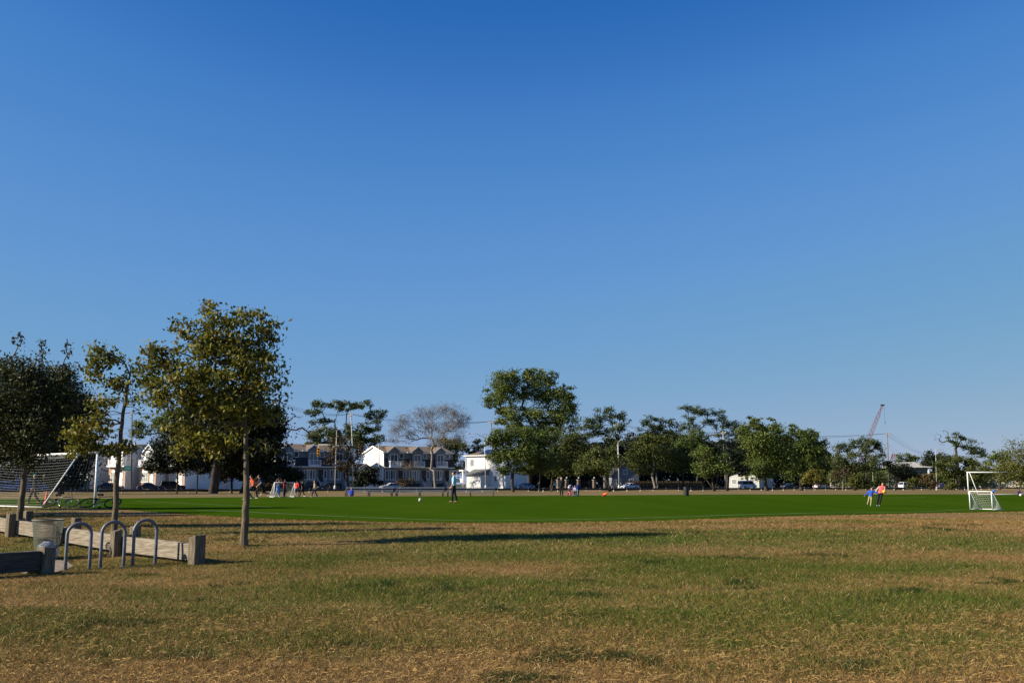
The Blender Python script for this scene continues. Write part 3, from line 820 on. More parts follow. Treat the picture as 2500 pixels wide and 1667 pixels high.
bg('locust_tree', 'airy tall locust tree behind the double armed lamp post', 1478, 250, (1480, 1090), [(1475, 1008, 26, 14), (1450, 1025, 24, 12), (1505, 1018, 26, 14), (1425, 1042, 26, 8), (1465, 1045, 34, 16), (1510, 1045, 24, 14), (1530, 1030, 12, 8, .4), (1440, 1060, 26, 12, .6), (1490, 1072, 30, 16), (1415, 1060, 18, 12, .7), (1535, 1065, 12, 12, .3), (1460, 1095, 26, 14, .7)], 'locust', trunk_r=.3, leaf=.4, dens=.5, r_tip=.035, power=.42, stems=3, tint=(.1, 1))
bg('street_tree', 'multi stemmed olive tree right above the fallen orange cone', 1489, 188, (1482, 1160), [(1440, 1120, 28, 18), (1475, 1105, 26, 18), (1480, 1135, 40, 22), (1435, 1145, 30, 14), (1505, 1125, 20, 20, .8), (1415, 1135, 16, 14, .8), (1465, 1155, 34, 10)], 'olive', trunk_r=.16, leaf=.3, dens=.42, stems=4, tint=(0, .7))
bg('locust_tree', 'dark reddish locust tree in the row behind the hedge', 1592, 300, (1600, 1085), [(1575, 1035, 18, 10), (1598, 1025, 24, 9), (1612, 1040, 28, 14), (1590, 1055, 22, 14), (1640, 1035, 20, 9), (1645, 1055, 26, 12), (1625, 1070, 30, 12, .8), (1560, 1048, 10, 6, .4)], 'locust', trunk_r=.3, leaf=.45, dens=.55, r_tip=.04, tint=(0, .6))
bg('shade_tree', 'rounded bright green tree behind the hedge and black fence', 1600, 258, (1592, 1160), [(1600, 1080, 36, 20), (1575, 1100, 34, 22), (1625, 1100, 36, 26), (1555, 1128, 30, 20), (1600, 1125, 46, 24), (1640, 1130, 26, 22), (1575, 1148, 36, 10), (1535, 1110, 16, 14, .8), (1550, 1085, 16, 10, .8)], 'olive', trunk_r=.3, leaf=.38, dens=.46, stems=3, bark=m_bark_p, tint=(0, .75))
bg('locust_tree', 'high locust tree with two leaning crowns at the row middle', 1700, 295, (1715, 1080), [(1675, 997, 22, 8), (1698, 1000, 24, 10), (1725, 1010, 26, 12), (1680, 1020, 18, 9), (1755, 1015, 22, 10), (1770, 1030, 18, 12), (1735, 1035, 24, 12), (1690, 1045, 24, 10), (1665, 1040, 14, 8), (1760, 1055, 26, 14), (1700, 1070, 30, 14), (1790, 1040, 16, 12), (1800, 1062, 22, 16)], 'locust', trunk_r=.3, leaf=.42, dens=.55, r_tip=.04, power=.42)
bg('shade_tree', 'dark green tree between the hedge and the black barrel', 1668, 262, (1668, 1155), [(1665, 1090, 34, 22), (1690, 1085, 26, 26), (1650, 1120, 34, 26), (1685, 1120, 36, 28), (1655, 1145, 36, 12), (1705, 1060, 14, 14)], 'green', trunk_r=.25, leaf=.38, dens=.46, tint=(0, .7))
bg('street_tree', 'low spreading green tree right of the black barrel', 1742, 197, (1738, 1165), [(1725, 1110, 26, 20), (1745, 1125, 34, 22), (1715, 1140, 24, 20), (1760, 1145, 24, 18), (1735, 1155, 34, 10)], 'green', trunk_r=.18, leaf=.3, dens=.44, stems=3, tint=(.1, .8))
bg('street_tree', 'black trunked tree in deep shade under the lamp', 1775, 203, (1778, 1160), [(1785, 1120, 26, 30), (1795, 1145, 30, 18), (1770, 1095, 22, 24)], 'dark', trunk_r=.3, leaf=.32, dens=.44, stems=2)
bg('big_tree', 'big rounded tree right of the double lamp in the right row', 1870, 222, (1865, 1150), [(1850, 1025, 34, 9, .8), (1870, 1040, 36, 14), (1830, 1055, 38, 18), (1880, 1065, 40, 24), (1835, 1090, 46, 26), (1885, 1100, 46, 32), (1820, 1125, 44, 24), (1870, 1135, 54, 26), (1915, 1060, 18, 14), (1910, 1115, 30, 36), (1850, 1160, 50, 12)], 'green', trunk_r=.4, leaf=.38, dens=.44, tint=(0, .8), stems=2)
bg('big_tree', 'massive dark tree behind the little autumn tree', 1955, 232, (1955, 1150), [(1938, 1045, 14, 8), (1950, 1058, 24, 12), (1970, 1068, 28, 16), (1940, 1080, 30, 20), (1985, 1085, 30, 22), (1950, 1105, 46, 26), (1995, 1115, 26, 26), (1965, 1140, 46, 24), (1935, 1140, 36, 30), (2010, 1140, 16, 24), (2010, 1078, 12, 10, .7)], 'green', trunk_r=.45, leaf=.38, dens=.44, tint=(0, .6))
bg('autumn_tree', 'small tree with yellow green autumn leaves on pale stake trunk', 1987, 165, (1986, 1180), [(1975, 1160, 16, 10), (1998, 1155, 14, 9), (1985, 1170, 22, 12), (1968, 1175, 12, 8), (2006, 1176, 10, 8)], 'yellow', trunk_r=.07, leaf=.24, dens=.5, bark=m_bark_p, group='small planted trees', clus=.25, tint=(.35, 1))
bg('locust_tree', 'umbrella shaped locust tree under the crane boom', 2117, 268, (2112, 1120), [(2100, 1076, 36, 6), (2125, 1080, 26, 8), (2052, 1088, 16, 7), (2075, 1085, 20, 6), (2140, 1090, 14, 8), (2150, 1112, 12, 6), (2110, 1094, 40, 10, .8), (2150, 1098, 10, 6), (2060, 1098, 22, 6, .7)], 'locust', trunk_r=.28, leaf=.42, dens=.66, r_tip=.035, power=.42)
bg('garden_tree', 'brown green thicket tree below the umbrella shaped locust', 2085, 262, (2090, 1160), [(2070, 1120, 30, 18, .8), (2105, 1125, 34, 20, .7), (2085, 1145, 40, 18), (2040, 1125, 24, 24), (2135, 1135, 24, 22, .8), (2050, 1155, 30, 16)], 'olive', trunk_r=.25, leaf=.36, dens=.46, r_tip=.04, tint=(0, .45), stems=3)
bg('leafy_bush', 'bushy yellow green shrub at the street lamp foot', 2090, 205, (2092, 1185), [(2085, 1175, 20, 14), (2100, 1182, 16, 12), (2072, 1183, 14, 10), (2120, 1184, 14, 12), (2135, 1180, 10, 10)], 'yellow', trunk_r=.06, leaf=.28, dens=.5, cat='bush', tint=(0, .6))
bg('street_tree', 'slender brown tree left of the running pair', 2057, 195, (2057, 1160), [(2050, 1155, 14, 12, .8), (2065, 1150, 12, 10, .6), (2040, 1170, 10, 8, .6)], 'rust', trunk_r=.09, leaf=.28, dens=.4, bark=m_bark_p)
bg('garden_tree', 'dark clump of trees right of the wooden utility pole', 2185, 268, (2190, 1160), [(2180, 1135, 20, 16), (2205, 1150, 30, 20), (2175, 1160, 30, 18), (2235, 1155, 22, 22), (2220, 1165, 28, 16)], 'dark', trunk_r=.25, leaf=.36, dens=.5, tint=(.2, 1))
bg('garden_tree', 'rounded far tree above the grey shed roof', 2218, 340, (2218, 1150), [(2212, 1118, 18, 12), (2228, 1122, 16, 12), (2195, 1124, 12, 9)], 'green', trunk_r=.25, leaf=.5, dens=.6, tint=(0, .5))
bg('garden_tree', 'dark round topped tree right of the grey shed', 2285, 330, (2285, 1150), [(2280, 1115, 22, 12), (2265, 1125, 20, 12), (2295, 1125, 20, 14), (2280, 1140, 30, 14)], 'dark', trunk_r=.25, leaf=.5, dens=.6, tint=(.3, 1))
bg('small_tree', 'small lollipop shrub with several stems on the verge', 2227, 172, (2227, 1190), [(2222, 1180, 12, 9), (2234, 1178, 9, 8), (2228, 1172, 10, 6)], 'yellow', trunk_r=.05, leaf=.24, dens=.5, stems=4, group='small planted trees', tint=(0, .5), clus=.25)
bg('leafy_bush', 'rust brown bush beside the white lamp post', 2270, 185, (2270, 1190), [(2268, 1172, 14, 16), (2276, 1185, 12, 10), (2260, 1165, 8, 8)], 'rust', trunk_r=.05, leaf=.28, dens=.5, cat='bush', tint=(.4, 1))
bg('leafy_bush', 'light green low bush between white lamp post and goal', 2320, 190, (2320, 1192), [(2318, 1185, 14, 10), (2330, 1188, 10, 8)], 'yellow', trunk_r=.05, leaf=.28, dens=.5, cat='bush', tint=(0, .5))
bg('big_tree', 'wide brown green tree spreading behind the large right goal', 2345, 205, (2345, 1170), [(2320, 1115, 28, 12), (2350, 1120, 34, 14), (2310, 1135, 26, 18), (2345, 1145, 44, 20), (2385, 1145, 34, 18), (2375, 1125, 20, 12), (2325, 1160, 34, 12), (2370, 1165, 40, 12), (2405, 1155, 18, 14)], 'olive', trunk_r=.25, leaf=.3, dens=.42, tint=(0, .55), stems=4)
bg('vine_tree', 'vine covered tree with bare side limbs and a dead top', 2345, 232, (2333, 1095), [(2320, 1072, 9, 8), (2335, 1085, 10, 14), (2348, 1070, 14, 8), (2330, 1060, 9, 7, .7), (2365, 1085, 14, 14), (2375, 1100, 16, 12), (2395, 1105, 12, 12), (2290, 1065, 12, 10, .03), (2300, 1078, 10, 10, .03), (2390, 1085, 10, 6, .05), (2310, 1055, 8, 6, .03)], 'locust', trunk_r=.3, leaf=.34, dens=.6, r_tip=.03, via=[(2340, 1150)], power=.42)
bg('garden_tree', 'mid green tree at the right end of the far row', 2440, 215, (2440, 1165), [(2420, 1120, 20, 12, .8), (2440, 1115, 22, 14, .8), (2425, 1145, 30, 16), (2460, 1140, 30, 20), (2475, 1165, 30, 12)], 'green', trunk_r=.25, leaf=.32, dens=.44, tint=(.2, .9))
tree('near_right_tree', 'sunlit yellow green tree entering at the right edge before the goal', 2610, 62, (2600, 1180), [(2500, 1105, 34, 24), (2470, 1135, 34, 22), (2530, 1110, 50, 40), (2445, 1158, 22, 14), (2490, 1150, 44, 24), (2540, 1160, 60, 40), (2590, 1110, 60, 60), (2480, 1180, 26, 12), (2620, 1170, 70, 50), (2482, 1082, 14, 14, .5)], 'yellow', trunk_r=.16, leaf=.11, dens=.34, depth=.9, tint=(0, .75), clus=.3)

# olive tree tops behind the beige houses
bg('garden_tree', 'green tree tops rising behind the beige houses', 400, 300, (400, 1120), [(365, 1035, 32, 16), (400, 1022, 36, 18), (440, 1018, 34, 20), (340, 1058, 28, 14), (420, 1050, 46, 20)], 'green', trunk_r=.35, leaf=.5, dens=.4)
# far-off wood closing the view between the street trees
def wood(label, px0, px1, n0, ytop, dens, lm, nm='distant_wood', leaf=.8, thick=14):
    r = np.random.default_rng(int(abs(px0)))
    a, b = SP(px0, n0), SP(px1, n0)
    L = (b - a).length
    m = int(L * dens)
    t = r.random(m)
    x = a.x + (b.x - a.x) * t; y = a.y + (b.y - a.y) * t + r.random(m) * thick
    px = px0 + (px1 - px0) * t
    yt = np.interp(px, [q[0] for q in ytop], [q[1] for q in ytop])
    top = (1181 - yt) / kpm(y) + EYE
    top = top * (.72 + .5 * fbm(x * .12, y * .05, 3))
    z = .3 + r.random(m) ** .8 * (top - .3)
    P = np.stack([x, y, z], 1)
    V, F = leaves_np(P, leaf, r, None, .4, .2)
    ct = np.clip(fbm(x * .5, z * .6, 3) * .9 + .25 * r.random(m), 0, 1)
    o = mesh_np(nm, V, F, LM[lm], attrs={'tint': ('FLOAT', np.repeat(ct, 4))})
    tag(o, label, 'wood', kind='stuff')
wood('dark mass of far trees behind the street trees', 1235, 2040, 62, [(1235, 1105), (1400, 1085), (1550, 1070), (1700, 1066), (1950, 1078), (2040, 1110)], 420, 'dark', leaf=1.1)
wood('low dark mass of far trees towards the right edge', 2030, 2700, 70, [(2030, 1135), (2300, 1150), (2450, 1140), (2700, 1130)], 230, 'dark', leaf=1.0)
wood('dark far thicket behind the goal at the far left', -350, 215, 22, [(-350, 1120), (215, 1140)], 250, 'dark')
wood('low belt of shrubs under the right hand trees', 2035, 2620, 15, [(2035, 1152), (2120, 1146), (2180, 1140), (2230, 1160), (2300, 1148), (2400, 1152), (2620, 1150)], 230, 'green', 'shrub_belt', .52, 7)
# ---------------------------------------------------------------- timber rail
m_wood = mat('weathered pale timber', (.31, .265, .20), .95, nscale=3.2, bump=.9, stretch=(1, 1, 14), col2=(.155, .125, .09))
m_wood_post = mat('weathered post timber', (.215, .178, .122), .95, nscale=4, bump=1.0, stretch=(12, 12, 1), col2=(.085, .068, .046))
m_wood_dk = mat('shade darkened timber', (.10, .085, .07), .95, nscale=3.2, bump=.8, stretch=(1, 1, 14), col2=(.045, .04, .035))  # same timber as the pale rail, its shade darkened into the colour
def gp(x, y, dz=0.0): return Vector((x, y, gz(x, y) + dz))
def timber_post(parent, x, y, w, d, h, ang, lean=(0, 0)):
    mb = MB()
    c, s = math.cos(ang), math.sin(ang)
    z0 = gz(x, y) - .08
    def q(a, b, z): return (x + a * c - b * s + lean[0] * (z - z0), y + a * s + b * c + lean[1] * (z - z0), z)
    a, b = w / 2, d / 2
    t = z0 + .08 + h
    mb.hexa([q(-a, -b, z0), q(a, -b, z0), q(a, b, z0), q(-a, b, z0), q(-a, -b, t - random.uniform(0, .05)), q(a, -b, t - random.uniform(0, .05)), q(a, b, t), q(-a, b, t - .02)])
    return mb.build('post', m_wood_post, parent, bevel=.018)
ra = [Vector((-13.6, 25.75)), Vector((-11.68, 24.0)), Vector((-9.86, 22.45)), Vector((-7.95, 20.85)), Vector((-6.02, 19.2))]
rdir = (ra[-1] - ra[0]).normalized(); rang = math.atan2(rdir.y, rdir.x); rn = Vector((rdir.y, -rdir.x))   # rn points to the camera side
if rn.y > 0: rn = -rn
fence = empty('timber_rail', (0, 0, 0), 0, 'long low timber rail behind the bike racks and wire basket', 'rail')
for i, (a, b) in enumerate(zip(ra[:-1], ra[1:])):
    mb = MB()
    p = gp(a.x, a.y); q = gp(b.x, b.y)
    o = Vector((rn.x, rn.y, 0)) * .055
    d3 = Vector((rdir.x, rdir.y, 0))
    e0 = p - d3 * .02; e1 = q + d3 * (.02 if i < 3 else .0)
    zb = .07; zt = .385
    mb.hexa([e0 + o + Vector((0, 0, zb)), e1 + o + Vector((0, 0, zb - .01)), e1 - o + Vector((0, 0, zb)), e0 - o + Vector((0, 0, zb)),
             e0 + o + Vector((0, 0, zt)), e1 + o + Vector((0, 0, zt + random.uniform(-.02, .01))), e1 - o + Vector((0, 0, zt)), e0 - o + Vector((0, 0, zt))])
    mb.build('rail_board', m_wood, fence, bevel=.012)
for i, a in enumerate(ra):
    if i < 4:
        f = a + rn * .16 - rdir * .06
        timber_post(fence, f.x, f.y, .175, .17, .55, rang + .05, (.0, .0))
        b = a - rn * .165 + rdir * .10
        timber_post(fence, b.x, b.y, .18, .17, .60, rang)
    else:
        e = a + rdir * .13
        timber_post(fence, e.x, e.y, .22, .24, .55, rang + .06)
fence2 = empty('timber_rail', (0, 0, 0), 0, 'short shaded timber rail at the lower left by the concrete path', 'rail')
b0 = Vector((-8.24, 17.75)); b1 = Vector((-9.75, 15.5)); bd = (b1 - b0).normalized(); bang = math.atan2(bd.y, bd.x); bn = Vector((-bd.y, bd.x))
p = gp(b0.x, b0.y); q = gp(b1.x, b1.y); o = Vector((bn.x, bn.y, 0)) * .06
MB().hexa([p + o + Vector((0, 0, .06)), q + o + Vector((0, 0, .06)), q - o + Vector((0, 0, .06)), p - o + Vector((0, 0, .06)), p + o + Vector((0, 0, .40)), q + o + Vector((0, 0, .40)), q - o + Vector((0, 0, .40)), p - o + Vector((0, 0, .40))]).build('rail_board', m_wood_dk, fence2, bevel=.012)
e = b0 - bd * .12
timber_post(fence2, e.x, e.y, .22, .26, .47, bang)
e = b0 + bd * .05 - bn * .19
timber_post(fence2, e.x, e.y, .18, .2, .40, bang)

# ---------------------------------------------------------------- bike racks
m_gal = mat('galvanised steel pipe', (.15, .165, .19), .55, metal=.3, noise=.3, nscale=6, bump=.15)
for i, (px, Y_, lab) in enumerate(((172, 18.45, 'steel hoop bike rack nearest the wire basket'), (256, 18.8, 'steel hoop bike rack in the middle of the three'), (334, 19.1, 'steel hoop bike rack nearest the end post of the rail'))):
    k = kpm(Y_)
    x = (px - 1250) / k
    A = gp(x, Y_); B = gp(x + .345, Y_ + .22)
    w = (Vector((B.x, B.y)) - Vector((A.x, A.y))).length
    u = Vector((B.x - A.x, B.y - A.y, 0)).normalized()
    h = .845; r_ = w / 2
    pts = [A + Vector((0, 0, -.1)), A + Vector((0, 0, .2)), A + Vector((0, 0, .4)), A + Vector((0, 0, h - r_))]
    for s_ in range(1, 12):
        t = math.pi * s_ / 12
        pts.append(A + u * (r_ - r_ * math.cos(t)) + Vector((0, 0, h - r_ + r_ * math.sin(t))))
    zb = B.z - A.z
    pts += [B + Vector((0, 0, h - r_ - zb)), B + Vector((0, 0, .4)), B + Vector((0, 0, .2)), B + Vector((0, 0, -.1))]
    root = empty('bike_rack', A, 0, lab, 'bike rack', 'hoop bike racks by the path')
    MB().tube([q - A for q in pts], .031, 12).build('hoop', m_gal, root, True)
    for f in (A, B):
        MB().lathe([(.0, .0), (.07, .0), (.07, .012), (.034, .014)], 14, tuple(f - A + Vector((0, 0, .0)))).build('foot_flange', m_gal, root)

# ---------------------------------------------------------------- wire basket
m_wire = mat('grey green wire', (.15, .155, .115), .6, metal=.2)
bpos = gp(-9.45, 20.65)
bk = empty('litter_basket', bpos, 0, 'flared wire mesh litter basket with a clear bag inside', 'litter basket')
bh, rt, rb = .79, .30, .205
def brad(z): return rb + (rt - rb) * (z / bh) ** 1.1
mb = MB(); NW = 60
for s_ in (-1, 1):
    for i in range(NW):
        pts = []
        for j in range(11):
            z = .03 + (bh - .03) * j / 10; t = 2 * math.pi * (i / NW) + s_ * (j / 10) * 1.25
            pts.append((brad(z) * math.cos(t), brad(z) * math.sin(t), z))
        mb.tube(pts, .004, 3, cap=False)
mb.build('wire_mesh', m_wire, bk)
for z, r_ in ((.02, .010), (bh, .014), (bh * .55, .004)):
    MB().tube([(brad(z) * math.cos(2 * math.pi * k / 28), brad(z) * math.sin(2 * math.pi * k / 28), z) for k in range(28)], r_, 6, closed=True).build('hoop', m_wire, bk, True)
MB().lathe([(.001, .012), (rb, .012), (rb, .02)], 24).build('base', m_wire, bk)
bag = MB()
pr = []
for j in range(9):
    z = .03 + .31 * j / 8; pr.append((brad(z) * .9 * (1 if j < 7 else (.8 if j == 7 else .35)), z + (0.02 if j == 8 else 0)))
bag.lathe([(.001, .03)] + pr, 22)
for i in range(len(bag.v)):
    x, y, z = bag.v[i]; f = 1 + random.uniform(-.07, .05)
    bag.v[i] = (x * f + .03, y * f, z * (1 + random.uniform(-.04, .04)))
bag.build('bag', mat('clear plastic bag', (.55, .60, .70), .3, noise=.2, nscale=9), bk, True)

# ---------------------------------------------------------------- bicycles lying on the ground
m_tyre = mat('black rubber', (.015, .015, .016), .8)
m_alloy = mat('bare alloy', (.45, .46, .48), .35, metal=.8)
m_frame_b = mat('black bicycle paint', (.02, .02, .023), .35, spec=.5)
m_frame_g = mat('grey bicycle paint', (.10, .11, .12), .35, spec=.5)
def circle(c, r, n=24, plane='xz'):
    return [(c[0] + r * math.cos(2 * math.pi * k / n), c[1], c[2] + r * math.sin(2 * math.pi * k / n)) for k in range(n)]
def bicycle(label, M, scale, mf, mt=None, mr=None, group=None):
    root = empty('bicycle', (0, 0, 0), 0, label, 'bicycle', group)
    root.matrix_world = M @ Matrix.Scale(scale, 4)
    R_ = .34
    for cx in (0, 1.05):
        w = MB().tube(circle((cx, 0, R_), R_ - .02, 28), .027, 7, closed=True).build('tyre', mt or m_tyre, root, True)
        mb = MB().tube(circle((cx, 0, R_), R_ - .05, 28), .010, 5, closed=True)
        for k in range(14):
            t = 2 * math.pi * k / 14
            mb.tube([(cx, .02 * (-1) ** k, R_), (cx + (R_ - .05) * math.cos(t), 0, R_ + (R_ - .05) * math.sin(t))], .0022, 3)
        mb.tube([(cx, -.05, R_), (cx, .05, R_)], .018, 6)
        mb.build('rim', mr or m_alloy, root, True)
    bb = (.45, 0, .30); st = (.33, 0, .78); hd = (.86, 0, .80); hb = (.89, 0, .66)
    mb = MB()
    for a, b, r_ in ((bb, st, .017), (st, hd, .017), (bb, hb, .020), (hd, hb, .02), (hb, (1.05, 0, R_), .014)):
        mb.tube([a, b], r_, 7)
    for sy in (-.05, .05):
        mb.tube([(bb[0], sy * .5, bb[2]), (0, sy, R_)], .009, 5); mb.tube([(st[0], sy * .4, st[2] - .05), (0, sy, R_)], .008, 5)
    mb.build('frame', mf, root, True)
    MB().tube([(.33, 0, .78), (.29, 0, .93)], .013, 6).build('seat_post', m_alloy, root)
    MB().prism([(.13, .93), (.16, .985), (.38, .965), (.40, .945), (.30, .92)], -.05, .05).build('saddle', m_tyre, root, bevel=.02)
    MB().tube([(.86, 0, .80), (.84, 0, .90), (.88, 0, .94)], .014, 6).tube([(.84, -.30, .97), (.88, -.12, .94), (.88, .12, .94), (.84, .30, .97)], .012, 6).build('handlebar', mf, root, True)
    mb = MB().tube(circle((.45, .04, .30), .085, 18), .008, 4, closed=True).tube([(.45, .06, .30), (.55, .06, .17)], .012, 5).tube([(.45, -.06, .30), (.35, -.06, .43)], .012, 5)
    mb.build('crank', m_alloy, root)
    MB().box(.50, .60, .07, .16, .155, .18).build('pedal', m_tyre, root)
    MB().box(.30, .40, -.16, -.07, .42, .445).build('pedal', m_tyre, root)
    return root
def lay(px, py, rz, tilt, lift=.05):
    p = G(px, py)
    return Matrix.Translation(p + Vector((0, 0, lift))) @ Matrix.Rotation(rz, 4, 'Z') @ Matrix.Rotation(tilt, 4, 'X')
bicycle('grey bicycle lying on its side by the traffic cone', lay(112, 1240, R(6), R(-56)), 1.0, m_frame_g, mr=m_frame_g, group='bicycles dropped by the goal')
bicycle('black bicycle lying by the goal post with handlebar up', lay(205, 1241, R(-4), R(-58)), 1.12, m_frame_b, mr=m_frame_b, group='bicycles dropped by the goal')

# ---------------------------------------------------------------- goals
m_white = mat('white painted metal', (.78, .78, .74), .4, noise=.08, nscale=4)
m_net = mat('white net cord', (.34, .34, .32), .9)
m_net_d = mat('grey net cord', (.30, .30, .30), .9)
def net_patch(mb, A, B, C, D, nu, nv, r, sag=0.0, sagdir=Vector((0, 0, -1)), seg=12, diag=False):
    """cords over the bilinear patch A-B (u) x A-D (v); sag bulges the middle"""
    def q(u, v):
        p = A.lerp(B, u).lerp(D.lerp(C, u), v)
        return p + sagdir * (sag * 4 * u * (1 - u) * math.sin(math.pi * v))
    for i in range(nu + 1):
        mb.tube([q(i / nu, j / seg) for j in range(seg + 1)], r, 3, cap=False)
    for i in range(nv + 1):
        mb.tube([q(j / seg, i / nv) for j in range(seg + 1)], r, 3, cap=False)
def small_goal(label, p, m, d, W, Hh, D, net, rr=.025, cords=12):
    root = empty('small_goal', p, 0, label, 'goal', 'small portable goals')
    m = Vector((m[0], m[1], 0)).normalized(); d = Vector((d[0], d[1], 0)).normalized()
    Z = Vector((0, 0, Hh))
    O = Vector(); a = m * W; z = Vector((0, 0, rr))
    for q in (O, a): MB().tube([q + z, q + Z], rr, 10).build('post', m_white, root, True)
    MB().tube([Z, a + Z], rr, 10).build('crossbar', m_white, root, True)
    for q in (O, a):
        MB().tube([q + Z, q + d * D + z], rr * .85, 8).build('side_stay', m_white, root, True)
        MB().tube([q + z, q + d * D + z], rr, 8).build('ground_bar', m_white, root, True)
    MB().tube([d * D + z, a + d * D + z], rr * .8, 8).build('back_bar', m_white, root, True)
    mb = MB()
    net_patch(mb, Z, a + Z, a + d * D + z, d * D + z, cords, cords, .005, .10, -Z.normalized())
    for q in (O, a):
        net_patch(mb, q + Z, q + Z, q + d * D + z, q + z, cords, cords, .005, .03, m)
    mb.build('net', net, root)
    return root
m_net2 = mat('bright net cord', (.62, .62, .58), .9)
small_goal('small white goal on the near turf edge at the right', G(2369, 1243.5), (.43, -.9), (.9, .43), 1.55, 1.08, .82, m_net2, .03, 10)
small_goal('small white goal on the far turf edge among the players', G(669, 1213.4), (.81, .59), (-.59, .81), 1.83, 1.22, .95, m_net_d, .03, 12)

def big_goal(label, p, m, d, W, Hh, D, top, net, net_on=True):
    root = empty('large_goal', p, 0, label, 'goal', 'large goals on the pitch')
    m = Vector((m[0], m[1], 0)).normalized(); d = Vector((d[0], d[1], 0)).normalized()
    Z = Vector((0, 0, Hh)); a = m * W; O = Vector(); z = Vector((0, 0, .04))
    for q in (O, a): MB().tube([q, q + Z], .06, 12).build('post', m_white, root, True)
    MB().tube([Z - m * .06, a + Z + m * .06], .06, 12).build('crossbar', m_white, root, True)
    for q in (O, a):
        MB().tube([q + Z, q + Z + d * top - Vector((0, 0, .04))], .03, 8).build('top_arm', m_white, root, True)
        MB().tube([q + Z + d * top - Vector((0, 0, .04)), q + d * D + z], .03, 8).build('back_stay', m_white, root, True)
    MB().tube([d * D + z, a + d * D + z], .03, 8).build('back_bar', m_white, root, True)
    if net_on:
        mb = MB(); r_ = .003; nn = 32
        t0 = Z + d * .03; t1 = a + Z + d * .03
        k0 = Z + d * top - Vector((0, 0, .06)); k1 = a + k0
        g0 = d * D + z; g1 = a + d * D + z
        net_patch(mb, t0, t1, k1, k0, nn, 6, r_, .22)
        net_patch(mb, k0, k1, g1, g0, nn, 20, r_, .28, Vector((-d.x, -d.y, -.5)), seg=16)
        for q in (O, a):
            net_patch(mb, q + Z, q + k0, q + g0, q + z, 9, 14, r_ * .8, .15, -m if q is O else m, seg=10)
        mb.build('net', net, root)
    return root
gl = Vector((-19.9, 48.2)); 
big_goal('large goal with white net at the left end of the pitch', gp(gl.x, gl.y), (-.78, .625), (-.77, -.64), 7.32, 2.58, 2.35, .85, m_net)
gr = G(2365, 1207.3)
big_goal('large white goal frame without net at the far right', gr, (.98, .2), (.2, -.98), 7.32, 2.3, 1.5, .35, m_net, False)

# ---------------------------------------------------------------- cones, ball, barrel
m_cone = mat('orange cone plastic', (.75, .12, .03), .5, noise=.1, nscale=3)
p = G(112, 1232.5)
root = empty('traffic_cone', p, 0, 'upright orange traffic cone at the left goal', 'cone')
MB().lathe([(.001, .72), (.03, .72), (.045, .55), (.10, .2), (.13, .04)], 16).build('cone_body', m_cone, root, True)
MB().box(-.19, .19, -.19, .19, 0, .035).build('base', m_cone, root, bevel=.015)
p = G(1475, 1212.8)
root = empty('traffic_cone', p + Vector((0, 0, .2)), 0, 'orange cone tipped over on the far turf edge', 'cone')
root.rotation_euler = (R(72), 0, R(40))
MB().lathe([(.001, .5), (.025, .5), (.09, .2), (.15, .02), (.15, 0), (.001, .03)], 16).build('cone_body', m_cone, root, True)
MB().lathe([(.12, .012), (.24, .0), (.24, -.035), (.02, -.035)], 8).build('base', m_cone, root)
ballm = bpy.data.materials.new('football panels'); ballm.use_nodes = True
nt = ballm.node_tree; pb = nt.nodes['Principled BSDF']
tc = nt.nodes.new('ShaderNodeTexCoord'); vo = nt.nodes.new('ShaderNodeTexVoronoi'); vo.inputs['Scale'].default_value = 9
rp = nt.nodes.new('ShaderNodeValToRGB'); rp.color_ramp.interpolation = 'CONSTANT'
rp.color_ramp.elements[0].color = (.03, .03, .03, 1); rp.color_ramp.elements[1].position = .33; rp.color_ramp.elements[1].color = (.55, .52, .42, 1)
nt.links.new(tc.outputs['Object'], vo.inputs[0]); nt.links.new(vo.outputs['Distance'], rp.inputs[0]); nt.links.new(rp.outputs[0], pb.inputs['Base Color'])
p = G(1026, 1225)
root = empty('football', p + Vector((0, 0, .125)), 0, 'white and dark football on the turf before the bleachers', 'ball')
MB().ball((0, 0, 0), .115, 20).build('ball_skin', ballm, root, True)
m_barrel = mat('black barrel plastic', (.02, .024, .022), .5, noise=.2, nscale=4)
p = G(1675.5, 1210.5)
root = empty('litter_barrel', p, 0, 'black litter barrel at the far edge of the turf', 'barrel')
pr = [(.001, 0), (.23, 0)]
for i in range(6): pr += [(.25, .05 + i * .13), (.262, .09 + i * .13), (.25, .13 + i * .13)]
pr += [(.24, .83)]
MB().lathe(pr, 20).build('drum', m_barrel, root, True)
MB().tube([(.245 * math.cos(2 * math.pi * k / 20), .245 * math.sin(2 * math.pi * k / 20), .83) for k in range(20)], .015, 6, closed=True).build('rim', m_barrel, root, True)

